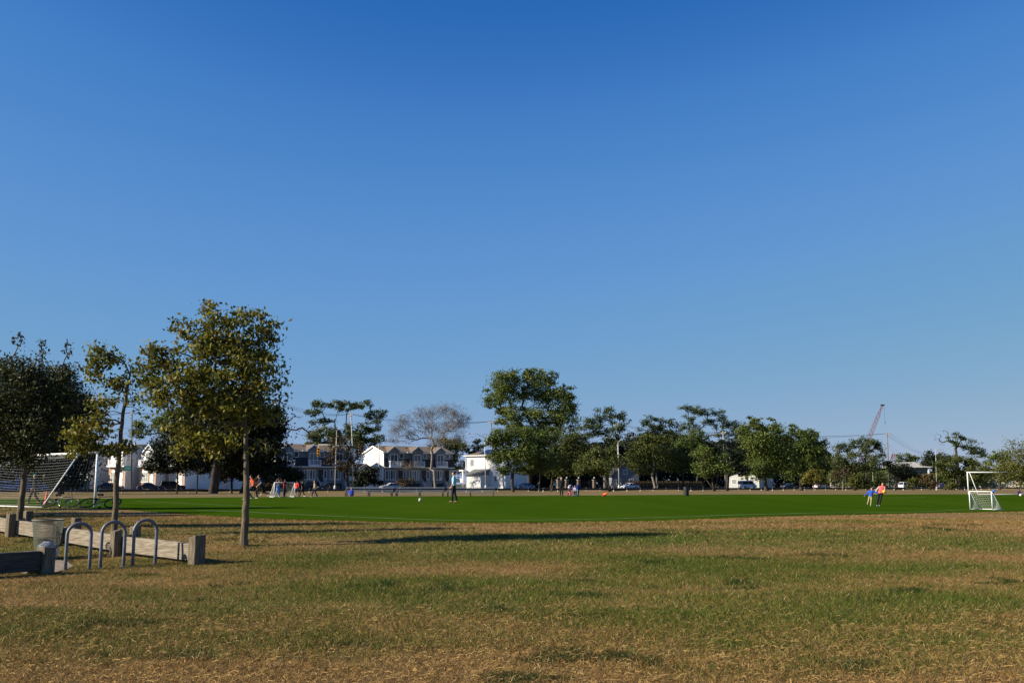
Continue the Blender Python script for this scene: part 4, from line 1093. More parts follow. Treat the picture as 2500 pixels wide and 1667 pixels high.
# ---------------------------------------------------------------- bleachers
m_al = mat('dull aluminium plank', (.30, .32, .35), .45, metal=.6, noise=.15, nscale=3)
m_steel = mat('dark steel frame', (.05, .055, .06), .6, metal=.3)
def bleacher(label, px0, px1, py):
    a = G(px0, py); b = G(px1, py)
    L = (b - a).length; ang = math.atan2(b.y - a.y, b.x - a.x)
    root = empty('bleacher', a, ang, label, 'bleacher', 'low bleachers behind the far touchline')
    for i, (y, z, w) in enumerate(((.0, .36, .25), (.62, .55, .25), (1.24, .74, .25))):
        MB().box(.02, L - .02, y, y + w, z - .045, z).build('seat_plank', m_al, root)
        if i: MB().box(.02, L - .02, y - .3, y - .05, z - .30, z - .265).build('foot_plank', m_al, root)
    MB().tube([(.0, 1.5, .80), (L, 1.5, .80)], .02, 6).build('back_rail', m_al, root)
    n = max(2, int(L / 1.8))
    for k in range(n + 1):
        x = .15 + (L - .3) * k / n
        mb = MB()
        mb.bar((x, -.02, .03), (x, 1.55, .03), .05, .05)
        for y, z in ((.12, .315), (.74, .505), (1.36, .695)): mb.bar((x, y, .05), (x, y, z), .05, .05)
        mb.bar((x, .12, .06), (x, .74, .45), .04, .04); mb.bar((x, .74, .06), (x, 1.36, .62), .04, .04); mb.bar((x, .12, .30), (x, 1.40, .68), .04, .04)
        mb.bar((x, 1.5, .66), (x, 1.5, .8), .04, .04)
        mb.build('support_frame', m_steel, root)
bleacher('aluminium bleacher nearest the far small goal', 838, 958, 1210.8)
bleacher('aluminium bleacher in the middle of three behind the football', 962, 1084, 1210.8)
bleacher('aluminium bleacher behind the man in pale blue', 1088, 1208, 1210.8)
# ---------------------------------------------------------------- houses
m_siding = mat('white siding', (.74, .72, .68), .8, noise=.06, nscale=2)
m_siding_g = mat('grey and shade darkened siding', (.18, .195, .215), .8, noise=.08, nscale=2)  # terrace walls: white siding with shade put into the colour; also serves grey walls
m_brick = mat('beige brick', (.46, .30, .19), .9, noise=.2, nscale=9, bump=.3)
m_roof_b = mat('brown shingles', (.16, .12, .085), .95, noise=.3, nscale=6, bump=.4)
m_roof_d = mat('dark shingles', (.035, .035, .04), .95, noise=.3, nscale=6, bump=.4)
m_trim = mat('white trim', (.78, .78, .76), .6)
m_pane = glass_mat('window pane', (.03, .05, .07))
m_pane_l = glass_mat('curtained pane', (.16, .19, .20))
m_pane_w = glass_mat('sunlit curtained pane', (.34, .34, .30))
m_dark = mat('dark doorway', (.03, .03, .035), .6)
m_rail_w = mat('white railing', (.62, .66, .72), .5)
def window(parent, x0, x1, z0, z1, y=0.0, mull=2, pane=None, arch=False):
    """frame proud of the wall at depth y (front faces -y), panes as sub-parts"""
    mb = MB(); t = .09
    mb.box(x0 - t, x0, y - .05, y + .02, z0 - t, z1 + t); mb.box(x1, x1 + t, y - .05, y + .02, z0 - t, z1 + t)
    mb.box(x0, x1, y - .05, y + .02, z1, z1 + t); mb.box(x0 - t * 1.6, x1 + t * 1.6, y - .10, y + .02, z0 - t * 1.5, z0)
    for i in range(1, mull):
        x = x0 + (x1 - x0) * i / mull
        mb.box(x - .04, x + .04, y - .045, y + .02, z0, z1)
    if arch:
        pts = [(x0 - t + (x1 - x0 + 2 * t) * i / 12, z1 + t + math.sin(math.pi * i / 12) * (x1 - x0) * .32) for i in range(13)]
        mb.prism(pts, y - .05, y + .02)
        mb.box(x0, x1, y - .044, y + .01, (z0 + z1) / 2 - .03, (z0 + z1) / 2 + .03)
    w = mb.build('window', m_trim, parent)
    for i in range(mull):
        xa = x0 + (x1 - x0) * i / mull + (.04 if i else 0); xb = x0 + (x1 - x0) * (i + 1) / mull - (.04 if i < mull - 1 else 0)
        MB().box(xa, xb, y - .02, y + .015, z0, z1).build('pane', pane or (m_pane if (i % 2 == 0 and mull > 2) else m_pane_l), w)
    return w
def balcony(parent, x0, x1, z, y, dep, m=m_rail_w, h=1.1):
    b = MB().box(x0, x1, y - dep, y, z - .35, z).build('balcony', m, parent)
    mb = MB()
    mb.box(x0, x1, y - dep, y - dep + .08, z + h - .1, z + h); mb.box(x0, x1, y - dep, y - dep + .08, z + .06, z + .14)
    for xx in (x0, x1 - .12): mb.box(xx, xx + .12, y - dep - .01, y - dep + .10, z, z + h + .12)
    for xx in (x0, x1 - .08): mb.box(xx, xx + .08, y - dep, y, z + h - .1, z + h); mb.box(xx, xx + .08, y - dep, y, z + .06, z + .14)
    mb.build('rail', m, b)
    n = int((x1 - x0) / .28)
    mb = MB()
    for i in range(1, n):
        xx = x0 + (x1 - x0) * i / n
        mb.box(xx - .035, xx + .035, y - dep + .02, y - dep + .06, z + .1, z + h - .05)
    for i in range(1, 4):
        yy = y - dep + dep * i / 4
        for xx in (x0 + .02, x1 - .06): mb.box(xx, xx + .04, yy - .03, yy + .03, z + .1, z + h - .05)
    mb.build('baluster_row', m, b)
    return b
def gable(mb, x0, x1, y0, y1, z0, z1, over=.25, th=.18):
    """roof with its ridge along y between x0..x1"""
    xm = (x0 + x1) / 2
    for xa in (x0 - over, x1 + over):
        za = z0 - (z1 - z0) * over / ((x1 - x0) / 2)
        mb.hexa([(xa, y0, za), (xm, y0, z1), (xm, y1, z1), (xa, y1, za), (xa, y0, za + th), (xm, y0, z1 + th), (xm, y1, z1 + th), (xa, y1, za + th)])
def row_house(label, loc, ang, w=5.9, D=12.4, left_end=False, group='attached rowhouses', mirror=False):
    root = empty('row_house', loc, ang, label, 'house', group)
    m_w = m_siding_g
    ze = 8.5; zr = 10.0
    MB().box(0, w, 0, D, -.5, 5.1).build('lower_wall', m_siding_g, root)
    if left_end: MB().box(-.04, 0, 0, D, -.5, 8.5).build('side_wall', m_siding, root)  # sunlit end keeps the white siding; the other walls carry painted shade
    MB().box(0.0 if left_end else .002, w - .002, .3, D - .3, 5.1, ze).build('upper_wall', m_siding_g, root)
    # side gable triangle
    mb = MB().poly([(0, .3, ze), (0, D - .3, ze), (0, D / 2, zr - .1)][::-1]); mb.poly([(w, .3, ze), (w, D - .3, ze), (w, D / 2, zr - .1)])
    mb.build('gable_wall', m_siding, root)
    mb = MB(); th = .16; ov = .4
    for (ya, yb) in ((-.25, D / 2), (D + .25, D / 2)):
        x0 = -.3 if left_end else 0
        zlo = ze - .1
        mb.hexa([(x0, ya, zlo), (w, ya, zlo), (w, yb, zr), (x0, yb, zr), (x0, ya, zlo + th), (w, ya, zlo + th), (w, yb, zr + th), (x0, yb, zr + th)])
    rf = mb.build('roof', m_roof_b, root)
    MB().box(w * .2, w * .2 + .35, D * .3, D * .3 + .35, 9.2, 9.75).build('roof_vent', m_roof_d, rf)
    MB().box(-.02, w, -.34, -.24, ze - .18, ze + .02).build('gutter', m_trim, root)
    if left_end:
        mb = MB()
        for (ya, yb) in ((-.25, D / 2), (D + .25, D / 2)):
            mb.hexa([(-.36, ya, ze - .34), (-.31, ya, ze - .34), (-.31, yb, zr - .24), (-.36, yb, zr - .24), (-.36, ya, ze + .06), (-.31, ya, ze + .06), (-.31, yb, zr + .16), (-.36, yb, zr + .16)])
        mb.build('rake_trim', m_trim, root)
    # shingled skirt either side of the balcony bay
    cx = w * .40
    for xa, xb in ((.05, cx - 1.35), (cx + 1.35, w - .05)):
        MB().hexa([(xa, -.75, 5.1), (xb, -.75, 5.1), (xb, .28, 5.1), (xa, .28, 5.1), (xa, -.05, 7.0), (xb, -.05, 7.0), (xb, .28, 7.0), (xa, .28, 7.0)]).build('shingle_skirt', m_roof_d, root)
    MB().box(0, w, -.8, 0, 4.92, 5.09).build('cornice', m_trim, root)
    # dormer bay with gable
    bay = MB().box(cx - 1.3, cx + 1.3, -.35, .3, 5.1, 8.75)
    bay.prism([(cx - 1.3, 8.75), (cx + 1.3, 8.75), (cx, 9.75)], -.35, .3)
    by = bay.build('dormer', m_siding_g, root)
    mb = MB(); gable(mb, cx - 1.3, cx + 1.3, -.7, 4.6, 8.75, 9.75, .35, .14); mb.build('dormer_roof', m_roof_b, by)
    mb = MB()
    for s_ in (-1, 1):
        mb.hexa([(cx + s_ * 1.7, -.76, 8.36), (cx, -.76, 9.66), (cx, -.71, 9.66), (cx + s_ * 1.7, -.71, 8.36), (cx + s_ * 1.7, -.76, 8.62), (cx, -.76, 9.94), (cx, -.71, 9.94), (cx + s_ * 1.7, -.71, 8.62)])
    mb.box(cx - 2.6, cx - 1.5, -.5, -.2, 8.3, 8.55)
    mb.build('dormer_trim', m_trim, by)
    window(root, cx - .8, cx + .8, 5.5, 7.9, -.35, 2, m_pane)
    window(root, cx + 1.75, cx + 2.6, 7.15, 8.15, .3, 1, m_pane)
    balcony(root, cx - 1.3, cx + 1.45, 5.35, -.35, 1.0)
    # main floor
    window(root, .55, 2.9, 2.3, 4.3, 0, 4)
    d = MB().box(3.65, 4.75, -.03, .06, 1.8, 4.4).build('door', m_dark, root)
    MB().box(4.55, 4.62, -.07, -.02, 2.9, 3.1).build('handle', m_trim, d)
    window(root, 5.0, 5.5, 2.4, 4.2, 0, 1, m_pane)
    MB().box(.5, 3.1, -.03, .05, -.2, 1.35).build('garage_door', m_dark, root)
    st = MB()
    for i in range(7): st.box(3.4, 5.0, -.35 - .32 * (7 - i), -.35 - .32 * (6 - i) if i < 6 else 0, -.3, .2 + .24 * i)
    st.build('steps', mat('concrete steps', (.30, .30, .31), .9), root)
    mb = MB()
    for x in (3.42, 4.98): mb.tube([(x, -2.6, 1.15), (x, -.35, 2.75), (x, -.02, 2.75)], .035, 5); [mb.tube([(x, -2.6 + i * .45, .2 + i * .3), (x, -2.6 + i * .45, 1.15 + i * .32)], .02, 4) for i in range(6)]
    mb.build('stair_rail', m_rail_w, root)
    return root
FA = R(30)
def row_at(px, n): return SP(px, n)
sdir = Vector((SX, SY, 0))
p0 = SP(936, 15)
p0.z = .28
for i, lab in enumerate(('end rowhouse with white gable wall, first right of the leaning utility pole', 'middle rowhouse directly behind the bare grey tree', 'rowhouse at the end of the terrace beside the yellow green tree')):
    row_house(lab, p0 + sdir * (5.9 * i), FA, left_end=(i == 0))
q0 = SP(868, 15); q0.z = .28
nrow = 3
q0 = q0 - sdir * (5.9 * 3 + .6)
for i, lab in enumerate(('end rowhouse with bright gable glimpsed behind the big dark tree', 'rowhouse with white balcony left of the traffic signals', 'rowhouse with balcony behind the yellow traffic signals')):
    row_house(lab, q0 + sdir * (5.9 * i), FA, left_end=(i == 0))
# low white wing with a gable between the two terraces
wing = empty('annex', SP(892, 12), FA, 'small white gabled annex beside the end terrace gable', 'annex')
MB().box(-3, 3, 0, 7, -.5, 3.6).build('wall', m_siding, wing)
MB().prism([(-3, 3.6), (3, 3.6), (0, 5.6)], .0, 7).build('gable_wall', m_siding, wing)
mb = MB(); gable(mb, -3, 3, -.3, 7.3, 3.6, 5.6, .3, .14); mb.build('roof', m_roof_b, wing)

# bright white corner house behind the near tree, with garden fence
wh = empty('corner_house', SP(545, 20), R(-40), 'plain bright white house wall behind the near tree trunk', 'house')
MB().box(-7, 4, 0, 9, -.5, 7.2).build('wall', m_siding, wh)
mb = MB(); gable(mb, -7, 4, -.4, 9.4, 7.2, 9.6, .4, .16); mb.build('roof', m_roof_d, wh)
MB().prism([(-7, 7.2), (4, 7.2), (-1.5, 9.55)], .0, 9).build('gable_wall', m_siding, wh)
window(wh, -5.5, -4.3, 1.2, 2.8, 0, 2)
window(wh, 1.2, 2.4, 4.4, 5.8, 0, 2)

# left group: beige brick houses with arched windows and gabled dormers
def brick_house(label, loc, ang):
    root = empty('brick_house', loc, ang, label, 'house', 'stepped beige houses')
    w, D = 4.6, 11
    MB().box(0, w, 0, D, -.6, 4.0).build('lower_wall', m_brick, root)
    MB().box(.01, w - .01, .35, D - .01, 4.0, 6.6).build('upper_wall', m_siding, root)
    MB().box(w, w + .03, .0, D, -.5, 6.55).build('side_wall', m_siding, root)
    MB().box(-.2, w + .25, -.55, .4, 3.9, 4.15).build('cornice', m_trim, root)
    mb = MB(); th = .16
    for (ya, yb) in ((-.1, D / 2), (D + .1, D / 2)):
        mb.hexa([(-.2, ya, 6.5), (w + .3, ya, 6.5), (w + .3, yb, 8.5), (-.2, yb, 8.5), (-.2, ya, 6.5 + th), (w + .3, ya, 6.5 + th), (w + .3, yb, 8.5 + th), (-.2, yb, 8.5 + th)])
    rf = mb.build('roof', m_roof_d, root)
    mb = MB().poly([(w + .02, .1, 6.5), (w + .02, D - .1, 6.5), (w + .02, D / 2, 8.4)]); mb.build('gable_wall', m_siding, root)
    for dx in (.6, 1.6): MB().lathe([(.12, 8.0), (.12, 9.3), (.16, 9.3), (.16, 9.5), (.001, 9.5)], 8, (dx, D * .45, 0)).build('flue', m_trim, rf)
    cx = 2.6
    dm = MB().box(cx - 1.2, cx + 1.2, -.1, .4, 4.15, 7.2).prism([(cx - 1.2, 7.2), (cx + 1.2, 7.2), (cx, 8.3)], -.1, .4).build('dormer', m_siding, root)
    mb = MB(); gable(mb, cx - 1.2, cx + 1.2, -.3, 4.5, 7.2, 8.3, .3, .12); mb.build('dormer_roof', m_roof_d, dm)
    mb = MB()
    for s_ in (-1, 1):
        mb.hexa([(cx + s_ * 1.6, -.36, 6.75), (cx, -.36, 8.2), (cx, -.31, 8.2), (cx + s_ * 1.6, -.31, 6.75), (cx + s_ * 1.6, -.36, 7.05), (cx, -.36, 8.5), (cx, -.31, 8.5), (cx + s_ * 1.6, -.31, 7.05)])
    mb.build('dormer_trim', m_trim, dm)
    window(root, cx - .6, cx + .6, 4.9, 6.8, -.1, 2, m_pane_w)
    balcony(root, .7, 3.6, 4.2, -.1, .9, m_trim)
    window(root, .7, 2.5, .9, 2.7, 0, 3, m_pane_w, arch=True)
    d = MB().box(3.1, 4.0, -.04, .05, .2, 2.6).build('door', m_trim, root)
    MB().box(3.85, 3.92, -.08, -.03, 1.2, 1.4).build('handle', m_dark, d)
    window(root, 3.0, 3.9, 2.75, 3.3, 0, 1, m_pane)
    st = MB()
    for i in range(4): st.box(2.9, 4.2, -.3 * (4 - i), -.3 * (3 - i) if i < 3 else 0, -.5, -.3 + .14 * i)
    st.build('steps', MATS['concrete steps'], root)
    return root
ba = R(-26)
for i, (px, n, lab) in enumerate(((338, 18, 'beige brick house with arched window right of the street signs'), (264, 22, 'beige brick house with arched window behind the goal post'), (408, 15, 'beige house mostly hidden by the small round tree'), (180, 27, 'beige house at the far left of its row, behind foliage'))):
    q = SP(px, n); q.z = .3 + .8
    brick_house(lab, q, ba)

# white house with shallow roof, lean-to and solar panels
q = SP(1138, 11.5); q.z = .25
hs_ = empty('white_house', q, R(-35), 'bright white two storey house with shallow roof and lean-to', 'house')
w, D, hh = 11.2, 9, 7.9
MB().box(0, w, 0, D, -.5, hh).build('wall', m_siding, hs_)
mb = MB(); ov = .45
a, b, c, d = (-ov, -ov, hh), (w + ov, -ov, hh), (w + ov, D + ov, hh), (-ov, D + ov, hh)
e, f = (3.6, D / 2, hh + 1.5), (w - 3.6, D / 2, hh + 1.5)
mb.poly([a, b, f, e]); mb.poly([b, c, f]); mb.poly([c, d, e, f]); mb.poly([d, a, e]); mb.poly([a, d, c, b])
rf = mb.build('roof', m_roof_b, hs_)
MB().box(-ov, w + ov, -ov - .06, -ov, hh - .18, hh + .02).build('fascia', m_trim, hs_)
m_sol = glass_mat('solar panel', (.012, .018, .04))
for i in range(4):
    for j in range(2):
        x0 = 3.3 + i * 1.15; y0 = .55 + j * 1.7
        s_ = 1.5 / (D / 2 + ov)
        z0 = hh + (y0 + ov) * s_ + .08; z1 = hh + (y0 + 1.6 + ov) * s_ + .08
        MB().hexa([(x0, y0, z0), (x0 + 1.05, y0, z0), (x0 + 1.05, y0 + 1.6, z1), (x0, y0 + 1.6, z1), (x0, y0, z0 + .05), (x0 + 1.05, y0, z0 + .05), (x0 + 1.05, y0 + 1.6, z1 + .05), (x0, y0 + 1.6, z1 + .05)]).build('solar_panel', m_sol, rf)
window(hs_, 1.25, 2.2, 5.4, 6.9, 0, 2)
window(hs_, 8.6, 9.4, 5.4, 6.7, 0, 1)
window(hs_, 8.2, 8.9, 2.0, 3.1, 0, 1)
mb = MB().box(2.6, 6.6, -3.2, -.002, -.5, 3.4).build('lean_to', m_siding, hs_)
MB().hexa([(2.3, -3.6, 3.25), (6.9, -3.6, 3.25), (6.9, .05, 4.6), (2.3, .05, 4.6), (2.3, -3.6, 3.4), (6.9, -3.6, 3.4), (6.9, .05, 4.75), (2.3, .05, 4.75)]).build('lean_to_roof', mat('grey shingles', (.14, .14, .14), .95, noise=.3, nscale=5), hs_)
MB().hexa([(6.61, -3.2, 3.3), (6.63, -3.2, 3.3), (6.63, -.01, 3.3), (6.61, -.01, 3.3), (6.61, -3.19, 3.35), (6.63, -3.19, 3.35), (6.63, -.01, 4.55), (6.61, -.01, 4.55)]).build('lean_to_gable', m_siding_g, hs_)
MB().box(7.3, 8.0, -.05, .02, .2, 3.0).build('door', m_trim, hs_)
MB().box(1.55, 1.8, -.06, 0, 3.05, 3.2).build('wall_vent', m_roof_b, hs_)
MB().tube([(-.05, -.12, 0), (-.05, -.12, hh - .1)], .07, 6).build('downpipe', m_trim, hs_)
# porch beside it
pc = empty('porch', SP(1117, 12), R(-35), 'open white porch with flat canopy beside the white house', 'porch')
MB().box(-2.6, 1.6, 0, 3, 4.2, 4.5).build('canopy', m_siding, pc)
for x in (-2.4, 1.3): MB().box(x, x + .18, .1, .28, -.4, 4.2).build('column', m_trim, pc)
MB().box(-2.6, 1.6, .0, .12, 1.6, 2.5).build('parapet', m_siding, pc)

def plain_house(name, label, px, n, ang, w, D, h, rh, m, mr, wins=()):
    root = empty(name, SP(px, n), ang, label, 'house')
    MB().box(-w / 2, w / 2, 0, D, -.6, h).build('wall', m, root)
    MB().prism([(-w / 2, h), (w / 2, h), (0, h + rh)], .0, D).build('gable_wall', m, root)
    mb = MB(); gable(mb, -w / 2, w / 2, -.35, D + .35, h, h + rh, .4, .16); mb.build('roof', mr, root)
    for (x0, x1, z0, z1) in wins: window(root, x0, x1, z0, z1, 0, 2)
    return root
plain_house('gabled_house', 'grey gabled house behind the silver sedan', 1527, 34, R(10), 8, 9, 3.6, 3.4, m_siding_g, m_roof_d, [(-2.6, -1.4, 1.2, 2.6), (1.2, 2.4, 1.2, 2.6), (-.6, .6, 4, 5.2)])
plain_house('gabled_house', 'white house seen through the trunks behind the white van', 1815, 27, R(-38), 10, 9, 3.4, 2.2, mat('off white siding', (.42, .42, .40), .85), m_roof_d, [(-3.6, -2.4, 1.2, 2.6), (2.0, 3.4, 1.2, 2.6)])
plain_house('gabled_house', 'beige steep gabled house behind the slender brown tree', 2062, 30, R(-10), 7, 8, 4.4, 3.6, mat('cream siding', (.46, .40, .32), .85), m_roof_b, [(-1.8, -.8, 1.6, 3.0), (.6, 1.7, 1.6, 3.0)])
plain_house('low_house', 'low pale house behind the bending child in blue', 2450, 14, R(-20), 14, 8, 2.6, 2.0, mat('tan siding', (.50, .43, .33), .85), m_roof_b, [(-4, -2.6, .9, 2.0), (1, 2.6, .9, 2.0)])
sh = empty('shed', at(2222, 1181, 330) * 1.0, R(-6), 'grey flat shed with pale overhanging roof above the treetops', 'building')
sh.location.z = .3
MB().box(-4, 6, 0, 14, -.5, 6.6).build('wall', m_siding_g, sh)
MB().hexa([(-5, -2, 6.6), (7, -2, 6.6), (6, 15, 6.6), (-5, 15, 6.6), (-5, -1.9, 6.8), (6.9, -1.9, 6.8), (3.5, 6, 8.5), (-6, 6, 8.5)]).build('roof', mat('pale metal roof', (.44, .42, .38), .6, noise=.1, nscale=1), sh)
MB().box(5.4, 5.8, -1.6, -1.2, 0, 6.6).build('column', m_trim, sh)

# ---------------------------------------------------------------- cars
m_pl = mat('chrome and lamp', (.7, .7, .7), .15, metal=.8)
m_red = mat('red tail lamp', (.5, .02, .015), .3)
def paint(name, c): return mat('car paint ' + name, c, .22, spec=.6)
def car(label, px, n, c, kind='sedan', flip=False, cat='car'):
    q = SP(px, n); q.z = .312
    root = empty({'sedan': 'parked_car', 'suv': 'parked_suv', 'van': 'parked_van'}[kind], q, FA + (math.pi if flip else 0), label, cat, 'vehicles along the far street')
    L, W = (4.6, .88) if kind == 'sedan' else (4.7, .93)
    if kind == 'van': L, W = 5.2, .98
    wx = (-L * .30, L * .31); wr = .33
    def arch(cx): return [(cx - .42, .30)] + [(cx - .42 * math.cos(math.pi * i / 6), .30 + .42 * math.sin(math.pi * i / 6)) for i in range(1, 6)] + [(cx + .42, .30)]
    bz = {'sedan': .92, 'suv': 1.02, 'van': 1.15}[kind]
    low = [(-L / 2 + .05, .28)] + arch(wx[0]) + arch(wx[1]) + [(L / 2 - .05, .28), (L / 2, .55)]
    top = {'sedan': [(L / 2 - .08, .72), (L / 2 - .35, .80), (L / 2 - 1.35, bz), (-L / 2 + .95, bz + .02), (-L / 2 + .1, bz - .02), (-L / 2, .7)],
           'suv': [(L / 2 - .05, .85), (L / 2 - .3, .96), (L / 2 - 1.2, bz), (-L / 2 + .2, bz + .02), (-L / 2 + .02, bz), (-L / 2, .6)],
           'van': [(L / 2 - .05, .9), (L / 2 - .25, 1.05), (L / 2 - .8, bz), (-L / 2 + .1, bz), (-L / 2, bz), (-L / 2, .6)]}[kind]
    MB().prism((low + top), -W, W).build('body', paint(*c), root, bevel=.05)
    if kind == 'sedan': b0, b1, t0, t1, zt = -L / 2 + .75, L / 2 - 1.35, -L / 2 + 1.45, L / 2 - 2.15, 1.42
    elif kind == 'suv': b0, b1, t0, t1, zt = -L / 2 + .08, L / 2 - 1.2, -L / 2 + .35, L / 2 - 1.9, 1.72
    else: b0, b1, t0, t1, zt = -L / 2 + .05, L / 2 - .8, -L / 2 + .15, L / 2 - 1.5, 2.05
    wt = W - .2
    gh = MB().hexa([(b0, -W + .05, bz), (b1, -W + .05, bz), (b1, W - .05, bz), (b0, W - .05, bz), (t0, -wt, zt), (t1, -wt, zt), (t1, wt, zt), (t0, wt, zt)])
    gh.build('windows', glass_mat('car glass', (.015, .018, .02)), root)
    MB().hexa([(t0 - .06, -wt - .02, zt - .02), (t1 + .08, -wt - .02, zt - .02), (t1 + .08, wt + .02, zt - .02), (t0 - .06, wt + .02, zt - .02), (t0 + .05, -wt + .1, zt + .07), (t1 - .05, -wt + .1, zt + .07), (t1 - .05, wt - .1, zt + .07), (t0 + .05, wt - .1, zt + .07)]).build('roof', paint(*c), root, bevel=.03)
    mb = MB()
    for s_ in (-1, 1):
        for f, ff in ((0, 0), (.5, .52), (1, 1)):
            xa = b0 + (b1 - b0) * f; xb = t0 + (t1 - t0) * ff
            mb.bar((xa, s_ * (W - .045), bz - .02), (xb, s_ * (wt + .008), zt), .09, .05)
    mb.build('pillars', paint(*c), root)
    for x in wx:
        for s_ in (-1, 1):
            wv = MB().lathe([(.001, -.1), (wr * .6, -.1), (wr - .03, -.1), (wr, -.06), (wr, .06), (wr - .03, .1), (wr * .6, .1)], 18).xform(Matrix.Translation((x, s_ * (W - .1), wr)) @ Matrix.Rotation(R(90), 4, 'X')).build('wheel', m_tyre, root, True)
            MB().lathe([(.001, -.115), (wr * .58, -.105)], 12).xform(Matrix.Translation((x, s_ * (W - .1), wr)) @ Matrix.Rotation(R(90) * s_, 4, 'X')).build('rim', m_alloy, wv)
    for s_ in (-1, 1):
        MB().box(L / 2 - .12, L / 2 + .01, s_ * W * .68 - .18, s_ * W * .68 + .18, .6, .74).build('headlight', m_pl, root)
        MB().box(-L / 2 - .015, -L / 2 + .1, s_ * W * .72 - .16, s_ * W * .72 + .16, .68, .86).build('tail_light', m_red, root)
        MB().box(b1 - .15, b1 + .05, s_ * (W + .08) - .08, s_ * (W + .08) + .08, bz + .02, bz + .16).build('mirror', paint(*c), root)
    MB().box(L / 2 - .03, L / 2 + .03, -W * .5, W * .5, .36, .56).build('grille', m_dark, root)
    return root
car('navy sedan with red tail lamp before the beige houses', 366, -1.2, ('navy', (.012, .02, .05)), flip=False)
car('black suv parked right behind the navy sedan', 420, -1.0, ('black', (.008, .008, .01)), 'suv')
car('dark car partly hidden by the near goal post', 262, -1.0, ('charcoal', (.012, .013, .016)))
car('pale blue suv seen through the goal net at the left edge', 22, -1.0, ('pale blue', (.16, .22, .34)), 'suv')
car('blue van behind the goal net near the trunk', 78, 1.5, ('blue', (.06, .13, .34)), 'van')
car('black sedan with bright lamps behind the walking child', 800, -1.2, ('black', (.008, .008, .01)), flip=True)
car('dark suv parked left of the street lamp base', 752, 4.0, ('dark grey', (.02, .022, .025)), 'suv', flip=True)
car('silver car parked behind the bleachers before the white stairs', 953, 4.6, ('silver', (.45, .46, .48)), flip=True)
car('light blue sedan in shade under the street trees', 1281, 1.0, ('sky grey', (.20, .27, .36)), flip=True)
car('silver sedan driving past the hedge', 1537, -1.0, ('silver blue', (.50, .54, .60)), flip=True)
car('white van showing through the dark tree trunks', 1824, 3.5, ('white', (.72, .72, .72)), 'van')
car('dark car in deep shade behind the guard rail', 1925, 2.0, ('ink', (.015, .018, .025)), flip=True)
car('white car with reddish stripe behind the autumn tree', 2004, 0.5, ('pearl', (.6, .5, .48)))
car('white pickup sized suv behind the lollipop shrub', 2212, 0.0, ('white', (.72, .72, .72)), 'suv')
car('purple grey car right of the white lamp post', 2300, 1.5, ('plum', (.10, .09, .16)))
dp = empty('dumpster', SP(108, 3), FA, 'green metal dumpster seen through the goal net', 'dumpster')
MB().hexa([(-1.1, -.8, .15), (1.1, -.8, .15), (1.1, .8, .15), (-1.1, .8, .15), (-1.25, -.9, 1.7), (1.25, -.9, 1.7), (1.25, .9, 1.9), (-1.25, .9, 1.9)]).build('bin', mat('green dumpster paint', (.02, .15, .09), .5, noise=.2), dp)
MB().box(-1.3, 1.3, -1.0, 1.0, 1.91, 1.98).build('lid', m_dark, dp)

# ---------------------------------------------------------------- guard rail, fence and hedge, pillars
m_gr = mat('weathered guard rail', (.045, .05, .06), .6, metal=.3, noise=.2, nscale=2)
gr_root = empty('guard_rail', sq(-150, -9.2, 0), FA, 'low dark steel guard rail running along the far street', 'guard rail')
base_z = 0
prof = [(.0, .30), (-.05, .36), (-.05, .44), (.02, .48), (.02, .54), (-.05, .58), (-.05, .66), (.0, .72)]
seg = 0
T0, T1, ST_ = -150, 330, 3.81
n = int((T1 - T0) / ST_)
zr_ = -.02
for k in range(n):
    a = k * ST_; mb = MB()
    g0 = gz(*sq(T0 + a, -9.2, 0).xy); g1 = gz(*sq(T0 + a + ST_, -9.2, 0).xy)
    for i in range(len(prof) - 1):
        (y0, z0), (y1, z1) = prof[i], prof[i + 1]
        mb.quad((a, y0, z0 + g0 + .1), (a + ST_, y0, z0 + g1 + .1), (a + ST_, y1, z1 + g1 + .1), (a, y1, z1 + g0 + .1))
    mb.build('beam', m_gr, gr_root)
    MB().box(a - .08, a + .08, .03, .25, g0 - .3, g0 + .86).build('post', mat('pale rail post', (.42, .42, .40), .7), gr_root)
hg = empty('hedge', SP(1500, 11), FA, 'clipped olive hedge behind the black fence along the pavement', 'hedge')
r_ = np.random.default_rng(5); n = 9000
L_ = (SP(1715, 11) - SP(1535, 11)).length; off = (SP(1535, 11) - SP(1500, 11)).length
P = np.stack([off + r_.random(n) * L_, r_.random(n) * 1.4, .15 + 1.75 * r_.random(n) ** .8], 1)
lv, lf = leaves_np(P, .26, r_)
o = mesh_np('foliage', lv, lf, LM['rust'], hg, attrs={'tint': ('FLOAT', np.repeat(np.clip(.55 + .5 * vnoise(P[:, 0] * .3, P[:, 2]) * r_.random(n) + .2 * r_.random(n), 0, 1), 4))}); o['kind'] = 'stuff'
MB().box(off, off + L_, .3, 1.1, 0, 1.5).build('woody_core', m_bark_d, hg)
m_iron = mat('black iron', (.012, .012, .013), .5)
fe = empty('iron_fence', SP(1375, 10.4), FA, 'black iron fence with slim posts before the hedge', 'fence')
Lf = (SP(1720, 10.4) - SP(1375, 10.4)).length
for z in (.3, 2.0):
    MB().box(0, Lf, -.03, .03, z, z + .07).build('fence_rail', m_iron, fe)
k = 0.0
while k < Lf:
    MB().box(k - .05, k + .05, -.05, .05, 0, 2.25).build('fence_post', m_iron, fe); k += 2.6
mb = MB(); k = 0.0
while k < Lf:
    mb.box(k - .012, k + .012, -.012, .012, .1, 2.08); k += .22
mb.build('picket_row', m_iron, fe)
m_glob = mat('white lamp globe', (.5, .5, .46), .4)
m_pill = mat('tan brick pier', (.17, .13, .09), .9, noise=.3, nscale=8, bump=.4)
